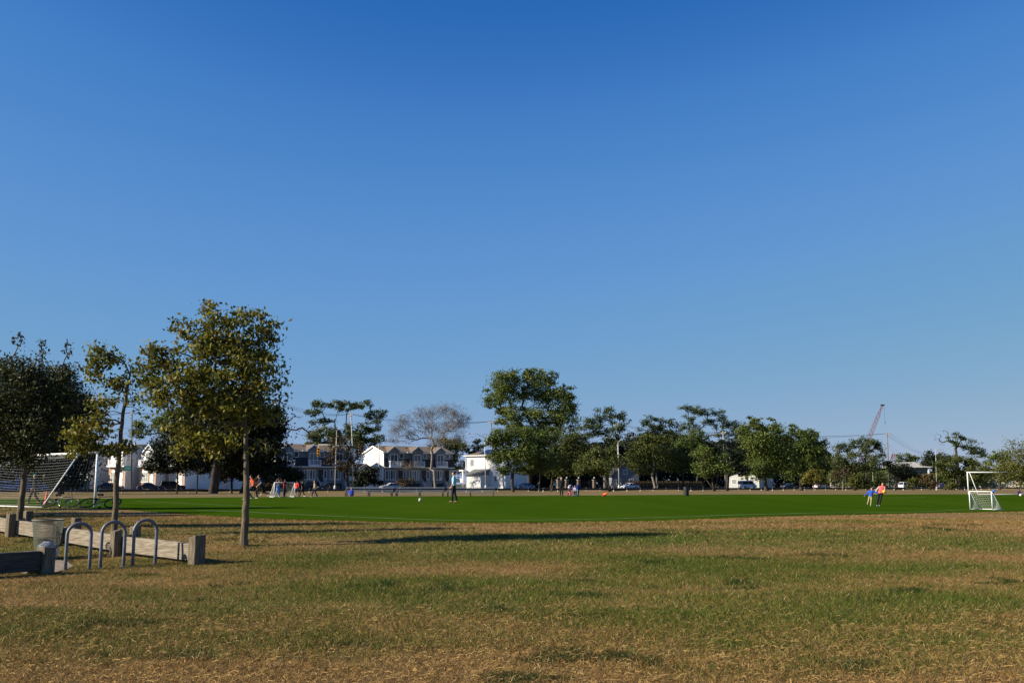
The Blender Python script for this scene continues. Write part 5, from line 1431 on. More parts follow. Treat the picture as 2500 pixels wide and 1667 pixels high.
for px, lab in ((1363, 'tan brick gate pier behind the standing adult'), (1384, 'tan brick gate pier with globe behind the bending person'), (1413, 'tan brick gate pier with globe behind the child in purple'), (1451, 'tan brick gate pier with globe left of the fallen cone')):
    root = empty('gate_pier', SP(px, 10.9), FA, lab, 'pier', 'brick gate piers')
    MB().box(-.35, .35, -.35, .35, -.1, 2.2).build('shaft', m_pill, root)
    MB().box(-.45, .45, -.45, .45, 2.2, 2.35).build('cap', mat('pale cap stone', (.24, .22, .19), .8), root)
    MB().lathe([(.06, 2.35), (.05, 2.6)], 8).build('stem', m_iron, root)
    MB().ball((0, 0, 2.78), .21, 12).build('globe', m_glob, root, True)
sg = empty('box_sign', SP(1356.5, 6), FA, 'small white box sign on a post left of the standing adult', 'sign')
MB().box(-.05, .05, -.05, .05, 0, .9).build('post', m_trim, sg); MB().box(-.4, .4, -.06, .06, .9, 1.4).build('panel', m_trim, sg)
so = empty('stop_sign', SP(1885.5, 6.5), R(20), 'pale back of an octagonal sign under the dark trees', 'sign')
MB().tube([(0, .03, 0), (0, .03, 2.6)], .04, 6).build('post', m_gal, so)
MB().prism([(.42 * math.cos(R(22.5 + 45 * i)), 2.3 + .42 * math.sin(R(22.5 + 45 * i))) for i in range(8)], -.02, .0).build('panel', mat('bare sign metal', (.5, .5, .5), .5), so)
# chain link yard fence before the white house
cf = empty('chain_link_fence', SP(1128, 9.7), FA, 'grey chain link fence along the white house yard', 'fence')
Lc = (SP(1262, 9.7) - SP(1128, 9.7)).length
m_link = mat('galvanised fence pipe', (.22, .22, .22), .6, metal=.4)
for z in (.25, 1.85): MB().tube([(0, 0, z), (Lc, 0, z)], .035, 5).build('fence_rail', m_link, cf)
k = 0.0
while k <= Lc:
    MB().tube([(k, 0, 0), (k, 0, 1.95)], .045, 5).build('fence_post', m_link, cf); k += 3.0
wf = empty('yard_fence', SP(1222, 13), FA, 'white board yard fence beside the white house', 'fence')
Lc = (SP(1250, 13) - SP(1222, 13)).length
for i in range(int(Lc / .3)):
    MB().box(i * .3, i * .3 + .28, 0, .05, -.2, 2.1 + .03 * (i % 2)).build('board', m_trim, wf)
wf2 = empty('yard_fence', SP(474, 12), FA, 'white picket yard fence before the bright corner house', 'fence')
Lc = (SP(575, 12) - SP(474, 12)).length
for z in (.3, 1.6): MB().box(0, Lc, .0, .06, z, z + .1).build('fence_rail', m_rail_w, wf2)
for i in range(int(Lc / .45)):
    MB().box(i * .45, i * .45 + .1, -.05, -.002, -.1, 1.85).build('picket', m_rail_w, wf2)
# ---------------------------------------------------------------- poles, lamps, wires
m_pole = mat('weathered pole timber', (.20, .17, .13), .95, noise=.3, nscale=3, stretch=(4, 4, .3))
m_pole_p = mat('pale grey pole', (.33, .33, .31), .7, noise=.15, nscale=2)
m_wire_b = mat('black cable', (.02, .02, .022), .6)
def util_pole(label, px, n, top, cross=(1,), r=.17, m=None, arm=True):
    b = SP(px, n); t = at(top[0], top[1], b.y)
    root = empty('utility_pole', b, 0, label, 'pole', 'utility poles')
    d = t - b
    MB().tube([(0, 0, -.3), tuple(d * .5), tuple(d)], [r * 1.15, r, r * .8], 10).build('shaft', m or m_pole, root, True)
    heads = []
    if arm:
        c = d - Vector((0, 0, .5))
        u = Vector((-SY, SX, 0))
        MB().bar(c - u * 1.2 + Vector((0, -.22, 0)), c + u * 1.2 + Vector((0, -.22, 0)), .12, .14).build('cross_arm', m_pole, root)
        for s_ in (-1.1, -.4, .5, 1.1):
            MB().lathe([(.05, 0), (.08, .1), (.04, .22)], 6, tuple(c + u * s_ + Vector((0, -.22, .07)))).build('insulator', m_trim, root)
            heads.append(b + c + u * s_ + Vector((0, -.22, .27)))
        heads.append(b + d * .80)
        heads.append(b + d * .74)
    return heads
h1 = util_pole('wooden utility pole rising between the beige houses and the near tree', 321, 9, (322, 1005))
h2 = util_pole('thick pale utility pole right of the near tree crown', 676, 3, (673, 976), r=.22, m=m_pole_p)
h3 = util_pole('utility pole rising through the locust tree at the traffic signals', 866, 9, (857, 1008), m=m_pole_p)
h4 = util_pole('utility pole in front of the white house wall', 1206, 9, (1199, 1026))
h5 = util_pole('utility pole inside the airy locust crown', 1513, 11, (1505, 1032), m=m_pole_p)
h6 = util_pole('slim utility pole hidden behind the right double lamp', 1772, 11, (1765, 1052), m=m_pole_p)
h7 = util_pole('tall wooden utility pole right of the crane boom', 2170, 7, (2166, 1056))
h8 = util_pole('short utility pole right of the grey shed', 2270, 60, (2267, 1108), m=m_pole_p)
h9 = util_pole('broken pole top sticking out of the vine covered tree', 2334, 9, (2332.5, 1055), arm=False)
util_pole('short pale pole at the corner of the white gable', 926, 11, (925, 1083), arm=False, m=m_pole_p, r=.14)
hL = [p + (SP(-200, 9) - SP(321, 9)) for p in h1]
hR = [p + (SP(2750, 14) - SP(2270, 60)) for p in h8]
def wire(label, a, b, sag):
    pts = []
    mid = (a + b) / 2
    for i in range(17):
        t = i / 16
        p = a.lerp(b, t); p.z -= sag * 4 * t * (1 - t); pts.append(p)
    o = MB().tube([p - a for p in pts], .022, 3, cap=False).build('overhead_wire', m_wire_b)
    o.location = a
    tag(o, label, 'wire', 'overhead wires')
spans = [(hL, h1, 'left of the beige houses'), (h1, h2, 'between the beige houses and the pale pole'), (h2, h3, 'over the left rowhouses'), (h3, h4, 'through the bare grey tree'), (h4, h5, 'behind the tallest tree'), (h5, h6, 'across the row middle'), (h6, h7, 'under the crane boom'), (h7, h8, 'right of the tall wooden pole'), (h8, hR, 'running out at the right edge')]
nm = ['first upper cable ', 'second upper cable ', 'third upper cable ', 'outermost upper cable ', 'upper of two low cables ', 'lower of two low cables ']
for A, B, where in spans:
    for i, (a, b) in enumerate(zip(A, B)):
        wire(nm[i] + where, a, b, 1.0 + .25 * (i % 3) + (.6 if i > 3 else 0))

m_lamp = mat('pale lamp steel', (.50, .50, .48), .5, metal=.2)
def street_lamp(label, px, n, top, heads, r=.10, base=True):
    b = SP(px, n); t = at(top[0], top[1], b.y); d = t - b
    root = empty('street_lamp', b, 0, label, 'street lamp', 'street lamps')
    MB().tube([(0, 0, -.2), tuple(d * .5), tuple(d)], [r * 1.1, r * .85, r * .6], 10).build('pole', m_lamp, root, True)
    if base: MB().lathe([(.28, -.1), (.26, .7), (.15, .95), (.11, .97)], 10).build('base', m_lamp, root)
    for hx, hy in heads:
        e = at(hx, hy, b.y + (hx - px) / kpm(b.y) * .4) - b
        f = e - d
        mid = d + Vector((f.x * .45, f.y * .45, f.z * .85))
        MB().tube([d - Vector((0, 0, .15)), mid, e], [.05, .045, .04], 8).build('arm', m_lamp, root, True)
        u = Vector((f.x, f.y, .0)).normalized()
        hd = MB().ball((0, 0, 0), 1, 10, .45, .17, .11)
        hd.xform(Matrix.Translation(e + u * .3) @ Matrix.Rotation(math.atan2(u.y, u.x), 4, 'Z'))
        hd.build('lamp_head', m_lamp, root, True)
    return root
street_lamp('double armed street lamp in front of the left rowhouses', 818, -3.5, (822, 1049), [(793, 1041), (852, 1036)])
street_lamp('double armed street lamp before the white house', 1186, -3.5, (1183, 1067), [(1148, 1058), (1217, 1054)])
street_lamp('double armed street lamp at the silver sedan', 1511, -3.5, (1509, 1077), [(1485, 1068), (1542, 1066)])
street_lamp('double armed street lamp among the right trees', 1775, -3.5, (1774, 1086), [(1757, 1077), (1806, 1074)])
street_lamp('single armed street lamp left of the running pair', 2132, -3.5, (2127.5, 1093), [(2097, 1086)])
street_lamp('slim street lamp with twin heads beside the rust brown bush', 2286, -12, (2284, 1097), [(2298, 1097), (2301, 1104)], r=.09)

# traffic signals on a mast arm
sb = SP(862, -4)
root = empty('traffic_signal_mast', sb, 0, 'mast arm carrying two yellow traffic signals before the rowhouses', 'traffic signal')
tp = at(860, 1094, sb.y) - sb; ep = at(779, 1085, sb.y) - sb
MB().tube([(0, 0, -.2), tuple(tp + Vector((0, 0, .2)))], [.14, .09], 10).build('pole', m_pole_p, root, True)
MB().tube([tp, tp.lerp(ep, .5) + Vector((0, 0, .35)), ep], [.08, .065, .05], 8).build('mast_arm', m_lamp, root, True)
m_sig = mat('yellow signal housing', (.62, .30, .02), .45)
m_lens = [mat('dark red lens', (.10, .012, .01), .2), mat('dark amber lens', (.12, .06, .01), .2), mat('dark green lens', (.01, .07, .05), .2)]
for i, px in enumerate((777.5, 815)):
    c = at(px, 1103, sb.y - .25) - sb
    s_ = MB().box(c.x - .28, c.x + .28, c.y - .2, c.y + .2, c.z - .85, c.z + .85).build('signal_head', m_sig, root, bevel=.05)
    for j in range(3):
        z = c.z + .56 - j * .56
        for sd in (-1, 1):
            MB().lathe([(.0, 0), (.2, 0)], 12).xform(Matrix.Translation((c.x + sd * .0, c.y - .21, z)) @ Matrix.Rotation(R(90), 4, 'X')).build('lens', m_lens[j], s_) if sd < 0 else None
        vz = MB()
        for k in range(9):
            a0 = R(-10 + 200 * k / 9); a1 = R(-10 + 200 * (k + 1) / 9)
            vz.quad((c.x + .23 * math.cos(a0), c.y - .2, z + .23 * math.sin(a0)), (c.x + .23 * math.cos(a1), c.y - .2, z + .23 * math.sin(a1)), (c.x + .21 * math.cos(a1), c.y - .5, z + .2 * math.sin(a1)), (c.x + .21 * math.cos(a0), c.y - .5, z + .2 * math.sin(a0)))
        vz.build('visor', m_sig, s_)
    MB().tube([(c.x, c.y + .1, c.z + .85), (c.x, c.y + .25, tp.z + (ep.z - tp.z) * (1 - i * .5) + .1)], .04, 6).build('hanger', m_lamp, s_)
# street name blades on the left pole
b = SP(316, 8.4)
root = empty('street_sign', b, 0, 'pair of blank looking green street name blades by the left pole', 'sign')
MB().tube([(0, .05, 0), (0, .05, 4.7)], .04, 6).build('post', m_gal, root)
m_sgn = mat('green sign sheet', (.01, .13, .11), .4)
for z in (4.35, 3.85): MB().box(-1.25, .25, -.02, .02, z, z + .36).build('blade', m_sgn, root)

# ---------------------------------------------------------------- crane beyond the trees
m_crane = mat('red crane lattice', (.20, .055, .07), .6)
def boom(mb, A, B, w0, w1, n):
    d = (B - A).normalized(); u = d.cross(Vector((0, 1, 0))).normalized(); v = d.cross(u).normalized()
    def c(t, i):
        w = (w0 + (w1 - w0) * t) / 2 * (1 if .06 < t < .9 else .45)
        return A.lerp(B, t) + u * w * (1, 1, -1, -1)[i] + v * w * (1, -1, -1, 1)[i]
    for k in range(n):
        t0, t1 = k / n, (k + 1) / n
        for i in range(4):
            mb.tube([c(t0, i), c(t1, i)], .07, 4, cap=False)
            j = (i + 1) % 4
            mb.tube([c(t0, i), c(t1, j)] if k % 2 else [c(t0, j), c(t1, i)], .05, 3, cap=False)
            mb.tube([c(t0, i), c(t0, j)], .045, 3, cap=False)
Yc = 560
cb = at(2083, 1178, Yc); ctop = at(2154, 990, Yc)
cr = empty('crawler_crane', Vector((cb.x, Yc, .3)), 0, 'red lattice boom of a crane rising behind the right trees', 'crane', 'cranes behind the trees')
o_ = Vector((cb.x, Yc, .3))
mb = MB(); boom(mb, cb - o_ + Vector((0, 0, 1.5)), ctop - o_, 1.7, 1.5, 34); mb.build('boom', m_crane, cr)
tt = ctop - o_
MB().box(tt.x - .9, tt.x + 1.1, -.5, .5, tt.z - .1, tt.z + .7).build('boom_head', mat('dark crane steel', (.04, .03, .05), .6), cr, bevel=.1)
MB().tube([tt + Vector((1.0, 0, 0)), tt + Vector((1.1, 0, -9.0))], .05, 4).tube([tt + Vector((1.1, 0, -9.0)), tt + Vector((1.05, 0, -10.2))], .15, 6).build('hoist_line', m_wire_b, cr)
MB().tube([tt + Vector((-.6, 0, 0)), Vector((-3.5, 0, 4.5))], .05, 4).tube([tt * .75 + Vector((-.9, 0, 0)), Vector((-4.5, 0, 5))], .04, 4).build('pendant_line', m_wire_b, cr)
MB().box(-5, 2.2, -1.6, 1.6, 1.2, 3.6).build('cab', m_dark, cr, bevel=.1)
for s_ in (-1, 1): MB().box(-3.5, 3.5, s_ * 2.2 - .5, s_ * 2.2 + .5, 0, 1.2).build('track', m_dark, cr, bevel=.2)
cb = at(2168, 1178, Yc); ctop = at(2180, 1109, Yc); o_ = Vector((cb.x, Yc, .3))
cr = empty('crawler_crane', o_, 0, 'short red crane tip just showing over the trees', 'crane', 'cranes behind the trees')
mb = MB(); boom(mb, cb - o_ + Vector((0, 0, 1.5)), ctop - o_, 1.3, 1.0, 14); mb.build('boom', m_crane, cr)
tt = ctop - o_
mb = MB().tube([tt + Vector((-1.3, 0, -2.2)), tt + Vector((-.2, 0, .5)), tt + Vector((.9, 0, .2)), tt + Vector((.8, 0, -1.6))], .3, 6); mb.build('boom_head', m_crane, cr)
MB().box(-4, 2, -1.5, 1.5, 0, 3.2).build('cab', m_dark, cr, bevel=.1)

# ---------------------------------------------------------------- people
SKIN = mat('skin', (.48, .26, .18), .55, noise=.06, nscale=20)
HAIR = mat('dark hair', (.015, .011, .009), .6)
def cloth(n, c): return mat('cloth ' + n, c, .85, noise=.12, nscale=12)
STAND = dict(pel=(0, 0, .95), spine=(0, 0, 1.14), chest=(0, .0, 1.33), neck=(0, .01, 1.49), head=(0, .03, 1.625),
             ls=(-.185, 0, 1.42), le=(-.235, -.02, 1.13), lw=(-.24, .05, .88), rs=(.185, 0, 1.42), re=(.235, -.02, 1.13), rw=(.24, .05, .88),
             lh=(-.09, 0, .93), lk=(-.10, .02, .50), la=(-.10, -.02, .09), rh=(.09, 0, .93), rk=(.10, .02, .50), ra=(.10, -.02, .09))
def pose(**k):
    d = dict(STAND); d.update(k); return d
WALK = pose(lk=(-.1, .17, .52), la=(-.1, .28, .10), rk=(.1, -.02, .50), ra=(.1, -.28, .15), le=(-.24, -.12, 1.14), lw=(-.23, -.10, .89), re=(.24, .06, 1.13), rw=(.23, .22, .94))
RUN = pose(spine=(0, .06, 1.13), chest=(0, .13, 1.30), neck=(0, .19, 1.46), head=(0, .24, 1.59), ls=(-.185, .12, 1.40), rs=(.185, .14, 1.40), le=(-.25, -.10, 1.20), lw=(-.22, .06, 1.02), re=(.25, .30, 1.20), rw=(.18, .42, 1.36),
           lk=(-.1, .36, .62), la=(-.1, .26, .20), rk=(.1, -.16, .52), ra=(.1, -.52, .42))
BEND = pose(pel=(0, -.12, .86), spine=(0, .04, 1.0), chest=(0, .22, 1.06), neck=(0, .36, 1.08), head=(0, .46, 1.10), ls=(-.18, .28, 1.06), rs=(.18, .28, 1.06), le=(-.22, .38, .80), lw=(-.18, .44, .56), re=(.22, .38, .80), rw=(.18, .44, .56),
            lh=(-.09, -.12, .84), rh=(.09, -.12, .84), lk=(-.11, .02, .47), rk=(.11, .02, .47), la=(-.11, -.06, .09), ra=(.11, -.06, .09))
SIT = pose(pel=(0, -.05, .14), spine=(0, -.02, .33), chest=(0, .06, .52), neck=(0, .12, .66), head=(0, .18, .79), ls=(-.18, .08, .60), rs=(.18, .08, .60), le=(-.27, .18, .38), lw=(-.18, .36, .32), re=(.27, .18, .38), rw=(.18, .36, .32),
           lh=(-.1, 0, .12), rh=(.1, 0, .12), lk=(-.2, .42, .34), rk=(.2, .42, .34), la=(-.1, .55, .08), ra=(.1, .55, .08))
CROUCH = pose(pel=(0, -.12, .36), spine=(0, 0, .52), chest=(0, .12, .68), neck=(0, .2, .81), head=(0, .26, .94), ls=(-.18, .14, .76), rs=(.18, .14, .76), le=(-.26, .28, .55), lw=(-.16, .42, .42), re=(.26, .28, .55), rw=(.16, .42, .42),
              lh=(-.09, -.1, .34), rh=(.09, -.1, .34), lk=(-.15, .28, .44), rk=(.15, .28, .44), la=(-.12, .02, .09), ra=(.12, .02, .09))
def capsule(mb, p, q, r0, r1, n=10):
    p = Vector(p); q = Vector(q)
    if (q - p).length < 1e-4: q = p + Vector((0, 0, .001))
    d = (q - p).normalized(); pts = []; rr = []
    for a in (0.12, .45, .78):
        pts.append(p - d * r0 * math.cos(a * math.pi / 2)); rr.append(r0 * math.sin(a * math.pi / 2))
    pts.append(p); rr.append(r0); pts.append(q); rr.append(r1)
    for a in (.78, .45, .12):
        pts.append(q + d * r1 * math.cos(a * math.pi / 2)); rr.append(r1 * math.sin(a * math.pi / 2))
    mb.tube(pts, rr, n)
def fuse(mb, name, m, parent, vox):
    o = mb.build(name, m, parent)
    r_ = o.modifiers.new('fuse', 'REMESH'); r_.mode = 'VOXEL'; r_.voxel_size = vox; r_.use_smooth_shade = True
    s_ = o.modifiers.new('soften', 'SMOOTH'); s_.iterations = 3; s_.factor = .5
    return o
def person(label, px, py, height, head_deg, P, shirt, legs, shoes=None, hair=HAIR, sleeves='short', shorts=False, lean=(0, 0), hat=None, vox=.026, group=None, fem=False, long_hair=False, dz=0.0, hide_shirt=False, child=False, arms_mat=None):
    g_ = G(px, py)
    root = empty('person', g_ + Vector((0, 0, .012 + dz)), 0, label, 'person', group)
    s_ = height / 1.75
    a = R(head_deg - 90); c, sn = math.cos(a), math.sin(a)
    hb = 1.28 if child else 1.0
    def W(p):
        x, y, z = p
        X, Yv = x * c - y * sn, x * sn + y * c
        return Vector((X * s_ + lean[0] * z * s_, Yv * s_ + lean[1] * z * s_, z * s_))
    J = {k: W(v) for k, v in P.items()}
    fwd = Vector((-sn, c, 0)); rt_ = Vector((c, sn, 0))
    up = (J['head'] - J['neck']).normalized()
    def foot(an, kn):
        f = fwd
        d = (J[an] - J[kn]).normalized()
        if d.z > -.75: f = (fwd * max(.2, 1 + d.z * 0) + Vector((0, 0, -.9 if d.dot(fwd) < 0 else .3))).normalized()
        return f
    def skin_set(mb, ex, arms=True, legsp=True):
        pass
    S = s_
    b = MB()
    hd = J['head']; hr = .098 * S * hb
    b.ball(tuple(hd + up * .01 * S), hr, 14, .86, .98, 1.18)
    capsule(b, J['neck'] - up * .05 * S, hd - up * .06 * S, .052 * S, .05 * S)
    capsule(b, hd + fwd * hr * .55 - up * .09 * S * hb, hd + fwd * hr * .35 - up * .075 * S * hb, .035 * S, .05 * S)       # chin
    capsule(b, hd + fwd * hr * .90 + up * .02 * S, hd + fwd * hr * 1.16 - up * .022 * S, .012 * S, .018 * S)            # nose
    for q in (-1, 1): capsule(b, hd + rt_ * q * hr * .86 + up * .015 * S, hd + rt_ * q * hr * .9 - up * .03 * S, .018 * S, .014 * S)  # ears
    tw = .115 if not fem else .10
    for q in (-1, 1):
        o = rt_ * q * .055 * S
        capsule(b, J['pel'] + o, J['spine'] + o * .8, tw * S, (tw - .012) * S); capsule(b, J['spine'] + o * .8, J['chest'] + o * 1.2, (tw - .012) * S, tw * S)
    capsule(b, J['ls'], J['rs'], .062 * S, .062 * S); capsule(b, J['chest'], J['neck'], .10 * S, .06 * S)
    for q in 'lr':
        capsule(b, J[q + 's'], J[q + 'e'], .050 * S, .040 * S); capsule(b, J[q + 'e'], J[q + 'w'], .040 * S, .028 * S)
        hdv = (J[q + 'w'] - J[q + 'e']).normalized(); side = rt_ * (-1 if q == 'l' else 1)
        across = hdv.cross(side).normalized()
        pk = J[q + 'w'] + hdv * .085 * S
        capsule(b, J[q + 'w'] + hdv * .02 * S, pk, .030 * S, .036 * S)
        for fi, (o, L) in enumerate(((-.028, .055), (-.010, .068), (.010, .072), (.028, .060))):
            k1 = pk + across * o * S + hdv * L * .55 * S; k2 = k1 + (hdv * .6 + side * -.35 + fwd * .1).normalized() * L * .6 * S
            capsule(b, pk + across * o * .9 * S, k1, .0115 * S, .0105 * S, 6); capsule(b, k1, k2, .0105 * S, .009 * S, 6)
        th0 = J[q + 'w'] + hdv * .03 * S + across * .03 * S
        capsule(b, th0, th0 + (hdv * .6 + across * .8) * .05 * S, .013 * S, .011 * S, 6)
        capsule(b, J[q + 'h'], J[q + 'k'], .080 * S, .055 * S); capsule(b, J[q + 'k'], J[q + 'a'], .056 * S, .038 * S)
        f = foot(q + 'a', q + 'k')
        capsule(b, J[q + 'a'] - f * .03 * S - Vector((0, 0, .03 * S)), J[q + 'a'] + f * .14 * S - Vector((0, 0, .05 * S)), .036 * S, .03 * S)
    body = fuse(b, 'body', SKIN, root, vox)
    ey = MB()
    for q in (-1, 1): ey.ball(tuple(hd + fwd * hr * .88 + rt_ * q * hr * .36 + up * .02 * S), .011 * S, 6)
    ey.build('eyes', m_dark, body)
    ex = .017 * S
    if not hide_shirt:
        t = MB()
        for q in (-1, 1):
            o = rt_ * q * .055 * S
            capsule(t, J['pel'] + o + Vector((0, 0, .02 * S)), J['spine'] + o * .85, (tw + .012) * S, tw * S + ex * .5); capsule(t, J['spine'] + o * .85, J['chest'] + o * 1.2, tw * S + ex * .5, tw * S + ex)
        capsule(t, J['ls'], J['rs'], .062 * S + ex, .062 * S + ex); capsule(t, J['chest'], J['neck'] - up * .03 * S, .10 * S + ex, .058 * S + ex)
        for q in 'lr':
            e_ = J[q + 's'].lerp(J[q + 'e'], .78 if sleeves == 'short' else 1)
            capsule(t, J[q + 's'], e_, .052 * S + ex, .050 * S + ex)
            if sleeves == 'long' and not arms_mat: capsule(t, J[q + 'e'], J[q + 'w'], .044 * S + ex, .034 * S + ex)
        fuse(t, 'shirt', shirt, root, vox)
        if arms_mat:
            for q in 'lr':
                t = MB(); capsule(t, J[q + 's'].lerp(J[q + 'e'], .15), J[q + 'e'], .058 * S + ex, .05 * S + ex); capsule(t, J[q + 'e'], J[q + 'w'], .05 * S + ex, .036 * S + ex)
                fuse(t, 'sleeve', arms_mat, root, vox)
    t = MB()
    capsule(t, J['pel'] - rt_ * .055 * S, J['pel'] + rt_ * .055 * S, (tw + .008) * S, (tw + .008) * S)
    for q in 'lr':
        capsule(t, J[q + 'h'], J[q + 'k'] if not shorts else J[q + 'h'].lerp(J[q + 'k'], .85), .080 * S + ex, (.058 if not shorts else .075) * S + ex)
        if not shorts: capsule(t, J[q + 'k'], J[q + 'k'].lerp(J[q + 'a'], .93), .058 * S + ex, .046 * S + ex)
    fuse(t, 'shorts' if shorts else 'trousers', legs, root, vox)
    for q in 'lr':
        f = foot(q + 'a', q + 'k'); t = MB(); dn = Vector((0, 0, .045 * S))
        capsule(t, J[q + 'a'] - f * .03 * S - dn, J[q + 'a'] + f * .135 * S - dn - Vector((0, 0, .005 * S)), .038 * S, .032 * S, 10)
        t.build('shoe', shoes or m_dark, root, True)
    t = MB(); hc = hd + up * .025 * S - fwd * .018 * S
    t.ball(tuple(hc), hr * 1.15, 14, .9, .98, 1.10)
    t.v = [tuple(Vector(v) + fwd * (-.0)) for v in t.v]
    # cut the face side: pull front lower vertices inside the head
    nv = []
    for v in t.v:
        r_ = Vector(v) - hc
        if r_.dot(fwd) > hr * .35 and r_.dot(up) < hr * .30: v = tuple(hc + r_ * .70)
        if r_.dot(up) < -hr * .55: v = tuple(hc + r_ * .72)
        nv.append(v)
    t.v = nv
    if long_hair:
        capsule(t, hd - fwd * hr * .6, J['neck'] - fwd * .09 * S - up * .08 * S, hr * .75, hr * .5)
    t.build('hair' if not hat else 'cap', hat or hair, root, True)
    return root, J, g_
blk = cloth('black', (.010, .010, .012)); navy = cloth('navy', (.012, .016, .05)); sho_p = mat('pale shoe', (.55, .42, .36), .6); sho_g = mat('blue shoe', (.18, .30, .45), .6)
person('man in pale blue t-shirt and black trousers standing before the bleachers', 1108, 1226.5, 1.83, 178, pose(lk=(-.1, .07, .50), la=(-.1, .10, .09), rk=(.1, -.05, .50), ra=(.1, -.16, .09), lw=(-.24, .15, .88), rw=(.24, .13, .90), le=(-.235, .0, 1.13), re=(.235, .0, 1.13)), cloth('pale blue', (.30, .58, .70)), blk, mat('brown shoe', (.30, .18, .13), .6), vox=.017, hair=mat('brown hair', (.05, .025, .015), .6))
wom, WJ, wp = person('woman in coral vest and black trousers running with a yellow ball', 2142.5, 1235.5, 1.62, -105, pose(lk=(-.1, .06, .50), la=(-.1, .02, .09), rk=(.09, .03, .5), ra=(.06, -.10, .09), re=(.33, -.06, 1.20), rw=(.36, .10, .98), le=(-.24, .05, 1.15), lw=(-.10, .24, 1.06)), cloth('coral', (.80, .13, .13)), blk, sho_g, fem=True, long_hair=True, lean=(.27, -.05), vox=.022, sleeves='short', arms_mat=cloth('pale grey sleeve', (.42, .38, .38)), group='running pair')
bl = empty('play_ball', wp + WJ['lw'] + Vector((.05, -.17, .02)), 0, 'yellow ball held against the coral vest', 'ball')
MB().ball((0, 0, 0), .13, 16).build('ball_skin', mat('yellow ball', (.62, .42, .03), .5, noise=.15, nscale=9), bl, True)
person('child in bright blue top and khaki trousers held by the hand', 2122, 1236.5, 1.27, -110, pose(lk=(-.12, .0, .5), la=(-.12, -.05, .09), rk=(.13, -.05, .52), ra=(.18, -.22, .22), le=(-.40, .0, 1.30), lw=(-.62, .03, 1.24), re=(.36, -.05, 1.22), rw=(.52, .0, 1.02)), cloth('bright blue', (.02, .08, .50)), cloth('khaki', (.36, .30, .16)), mat('green shoe', (.08, .16, .10), .6), lean=(.2, 0), sleeves='long', vox=.022, child=True, group='running pair')
person('runner in orange shirt and black shorts right beside the near trunk', 619, 1220.5, 1.72, 172, RUN, cloth('orange', (.85, .12, .03)), blk, sho_p, shorts=True, vox=.020, group='players at the left')
person('runner in navy shirt and black trousers behind the orange one', 638, 1221.2, 1.74, 165, pose(**{**RUN, 'lw': (-.22, .2, .95), 'rw': (.24, .1, .92), 're': (.26, .0, 1.15)}), navy, blk, sho_p, vox=.020, group='players at the left')
person('player in white shirt almost hidden behind the near trunk', 606.5, 1220, 1.62, 190, WALK, cloth('white', (.70, .70, .70)), cloth('dark green', (.02, .06, .03)), sho_p, vox=.022, group='players at the left')
person('player in navy with both arms raised inside the small far goal', 680, 1213.2, 1.45, -60, pose(le=(-.30, .0, 1.62), lw=(-.16, .02, 1.80), re=(.30, 0, 1.62), rw=(.14, .02, 1.80)), navy, cloth('sky shorts', (.10, .26, .55)), shorts=True, vox=.026, group='players at the left')
person('child in sky blue leaning out at the small goal post', 675, 1213.6, 1.18, -30, WALK, cloth('sky blue', (.12, .34, .68)), cloth('light blue', (.16, .34, .58)), sho_p, vox=.026, child=True, lean=(.12, 0), group='players at the left')
person('player in dark red shirt beside the right post of the far goal', 694, 1213.2, 1.48, -20, pose(re=(.26, .1, 1.18), rw=(.12, .28, 1.20)), cloth('dark red', (.26, .02, .03)), cloth('grey black', (.03, .03, .035)), vox=.026, group='players at the left')
person('player in bright red jersey and navy shorts seen from behind', 724.5, 1213.4, 1.36, 70, pose(lk=(-.15, .05, .5), la=(-.19, .0, .09), rk=(.17, .05, .5), ra=(.24, -.03, .09)), cloth('bright red', (.68, .03, .03)), navy, sho_p, shorts=True, vox=.026, group='players at the left')
person('player in black kit next to the bright red jersey', 738, 1213.2, 1.36, 150, WALK, blk, blk, mat('white shoe', (.7, .7, .7), .6), vox=.026, group='players at the left')
person('child in tan shirt and navy trousers walking left by the bleachers', 768, 1213.6, 1.40, 175, WALK, cloth('tan', (.42, .32, .22)), navy, sho_p, vox=.026, child=True, group='players at the left')
person('person in blue sitting on the turf edge at the bleacher end', 857, 1211.8, 1.45, 90, SIT, cloth('royal blue', (.02, .05, .42)), cloth('blue jeans', (.03, .05, .16)), vox=.026, hair=mat('light hair', (.30, .20, .10), .6))
person('goalkeeper in black with teal cap walking inside the left goal', 82, 1230.5, 1.62, 185, WALK, blk, cloth('charcoal', (.022, .02, .022)), mat('rust shoe', (.38, .12, .07), .6), sleeves='long', hat=cloth('teal', (.02, .22, .18)), vox=.022)
person('adult in black standing beside the pink bicycle', 1371, 1210.6, 1.68, -95, pose(le=(-.24, 0, 1.13), lw=(-.27, .06, .90)), blk, blk, vox=.022, sleeves='long', hat=cloth('pale cap', (.42, .42, .42)), group='family on the far turf edge')
person('adult in pale lilac bending over the pink bicycle', 1391, 1210.2, 1.50, -70, BEND, cloth('pale lilac', (.46, .48, .62)), cloth('grey black', (.03, .03, .035)), vox=.022, group='family on the far turf edge')
person('child in dark top riding the pink bicycle', 1390, 1211.0, .98, -20, pose(pel=(0, -.1, .72), spine=(0, -.02, .92), chest=(0, .08, 1.1), neck=(0, .14, 1.26), head=(0, .18, 1.4), ls=(-.185, .1, 1.2), rs=(.185, .1, 1.2), le=(-.25, .26, 1.0), lw=(-.2, .42, .98), re=(.25, .26, 1.0), rw=(.2, .42, .98), lh=(-.09, -.08, .7), rh=(.09, -.08, .7), lk=(-.14, .24, .55), rk=(.14, .2, .42), la=(-.12, .16, .18), ra=(.12, .1, .1)), cloth('maroon', (.06, .02, .03)), cloth('pink', (.62, .20, .30)), vox=.022, child=True, group='family on the far turf edge')
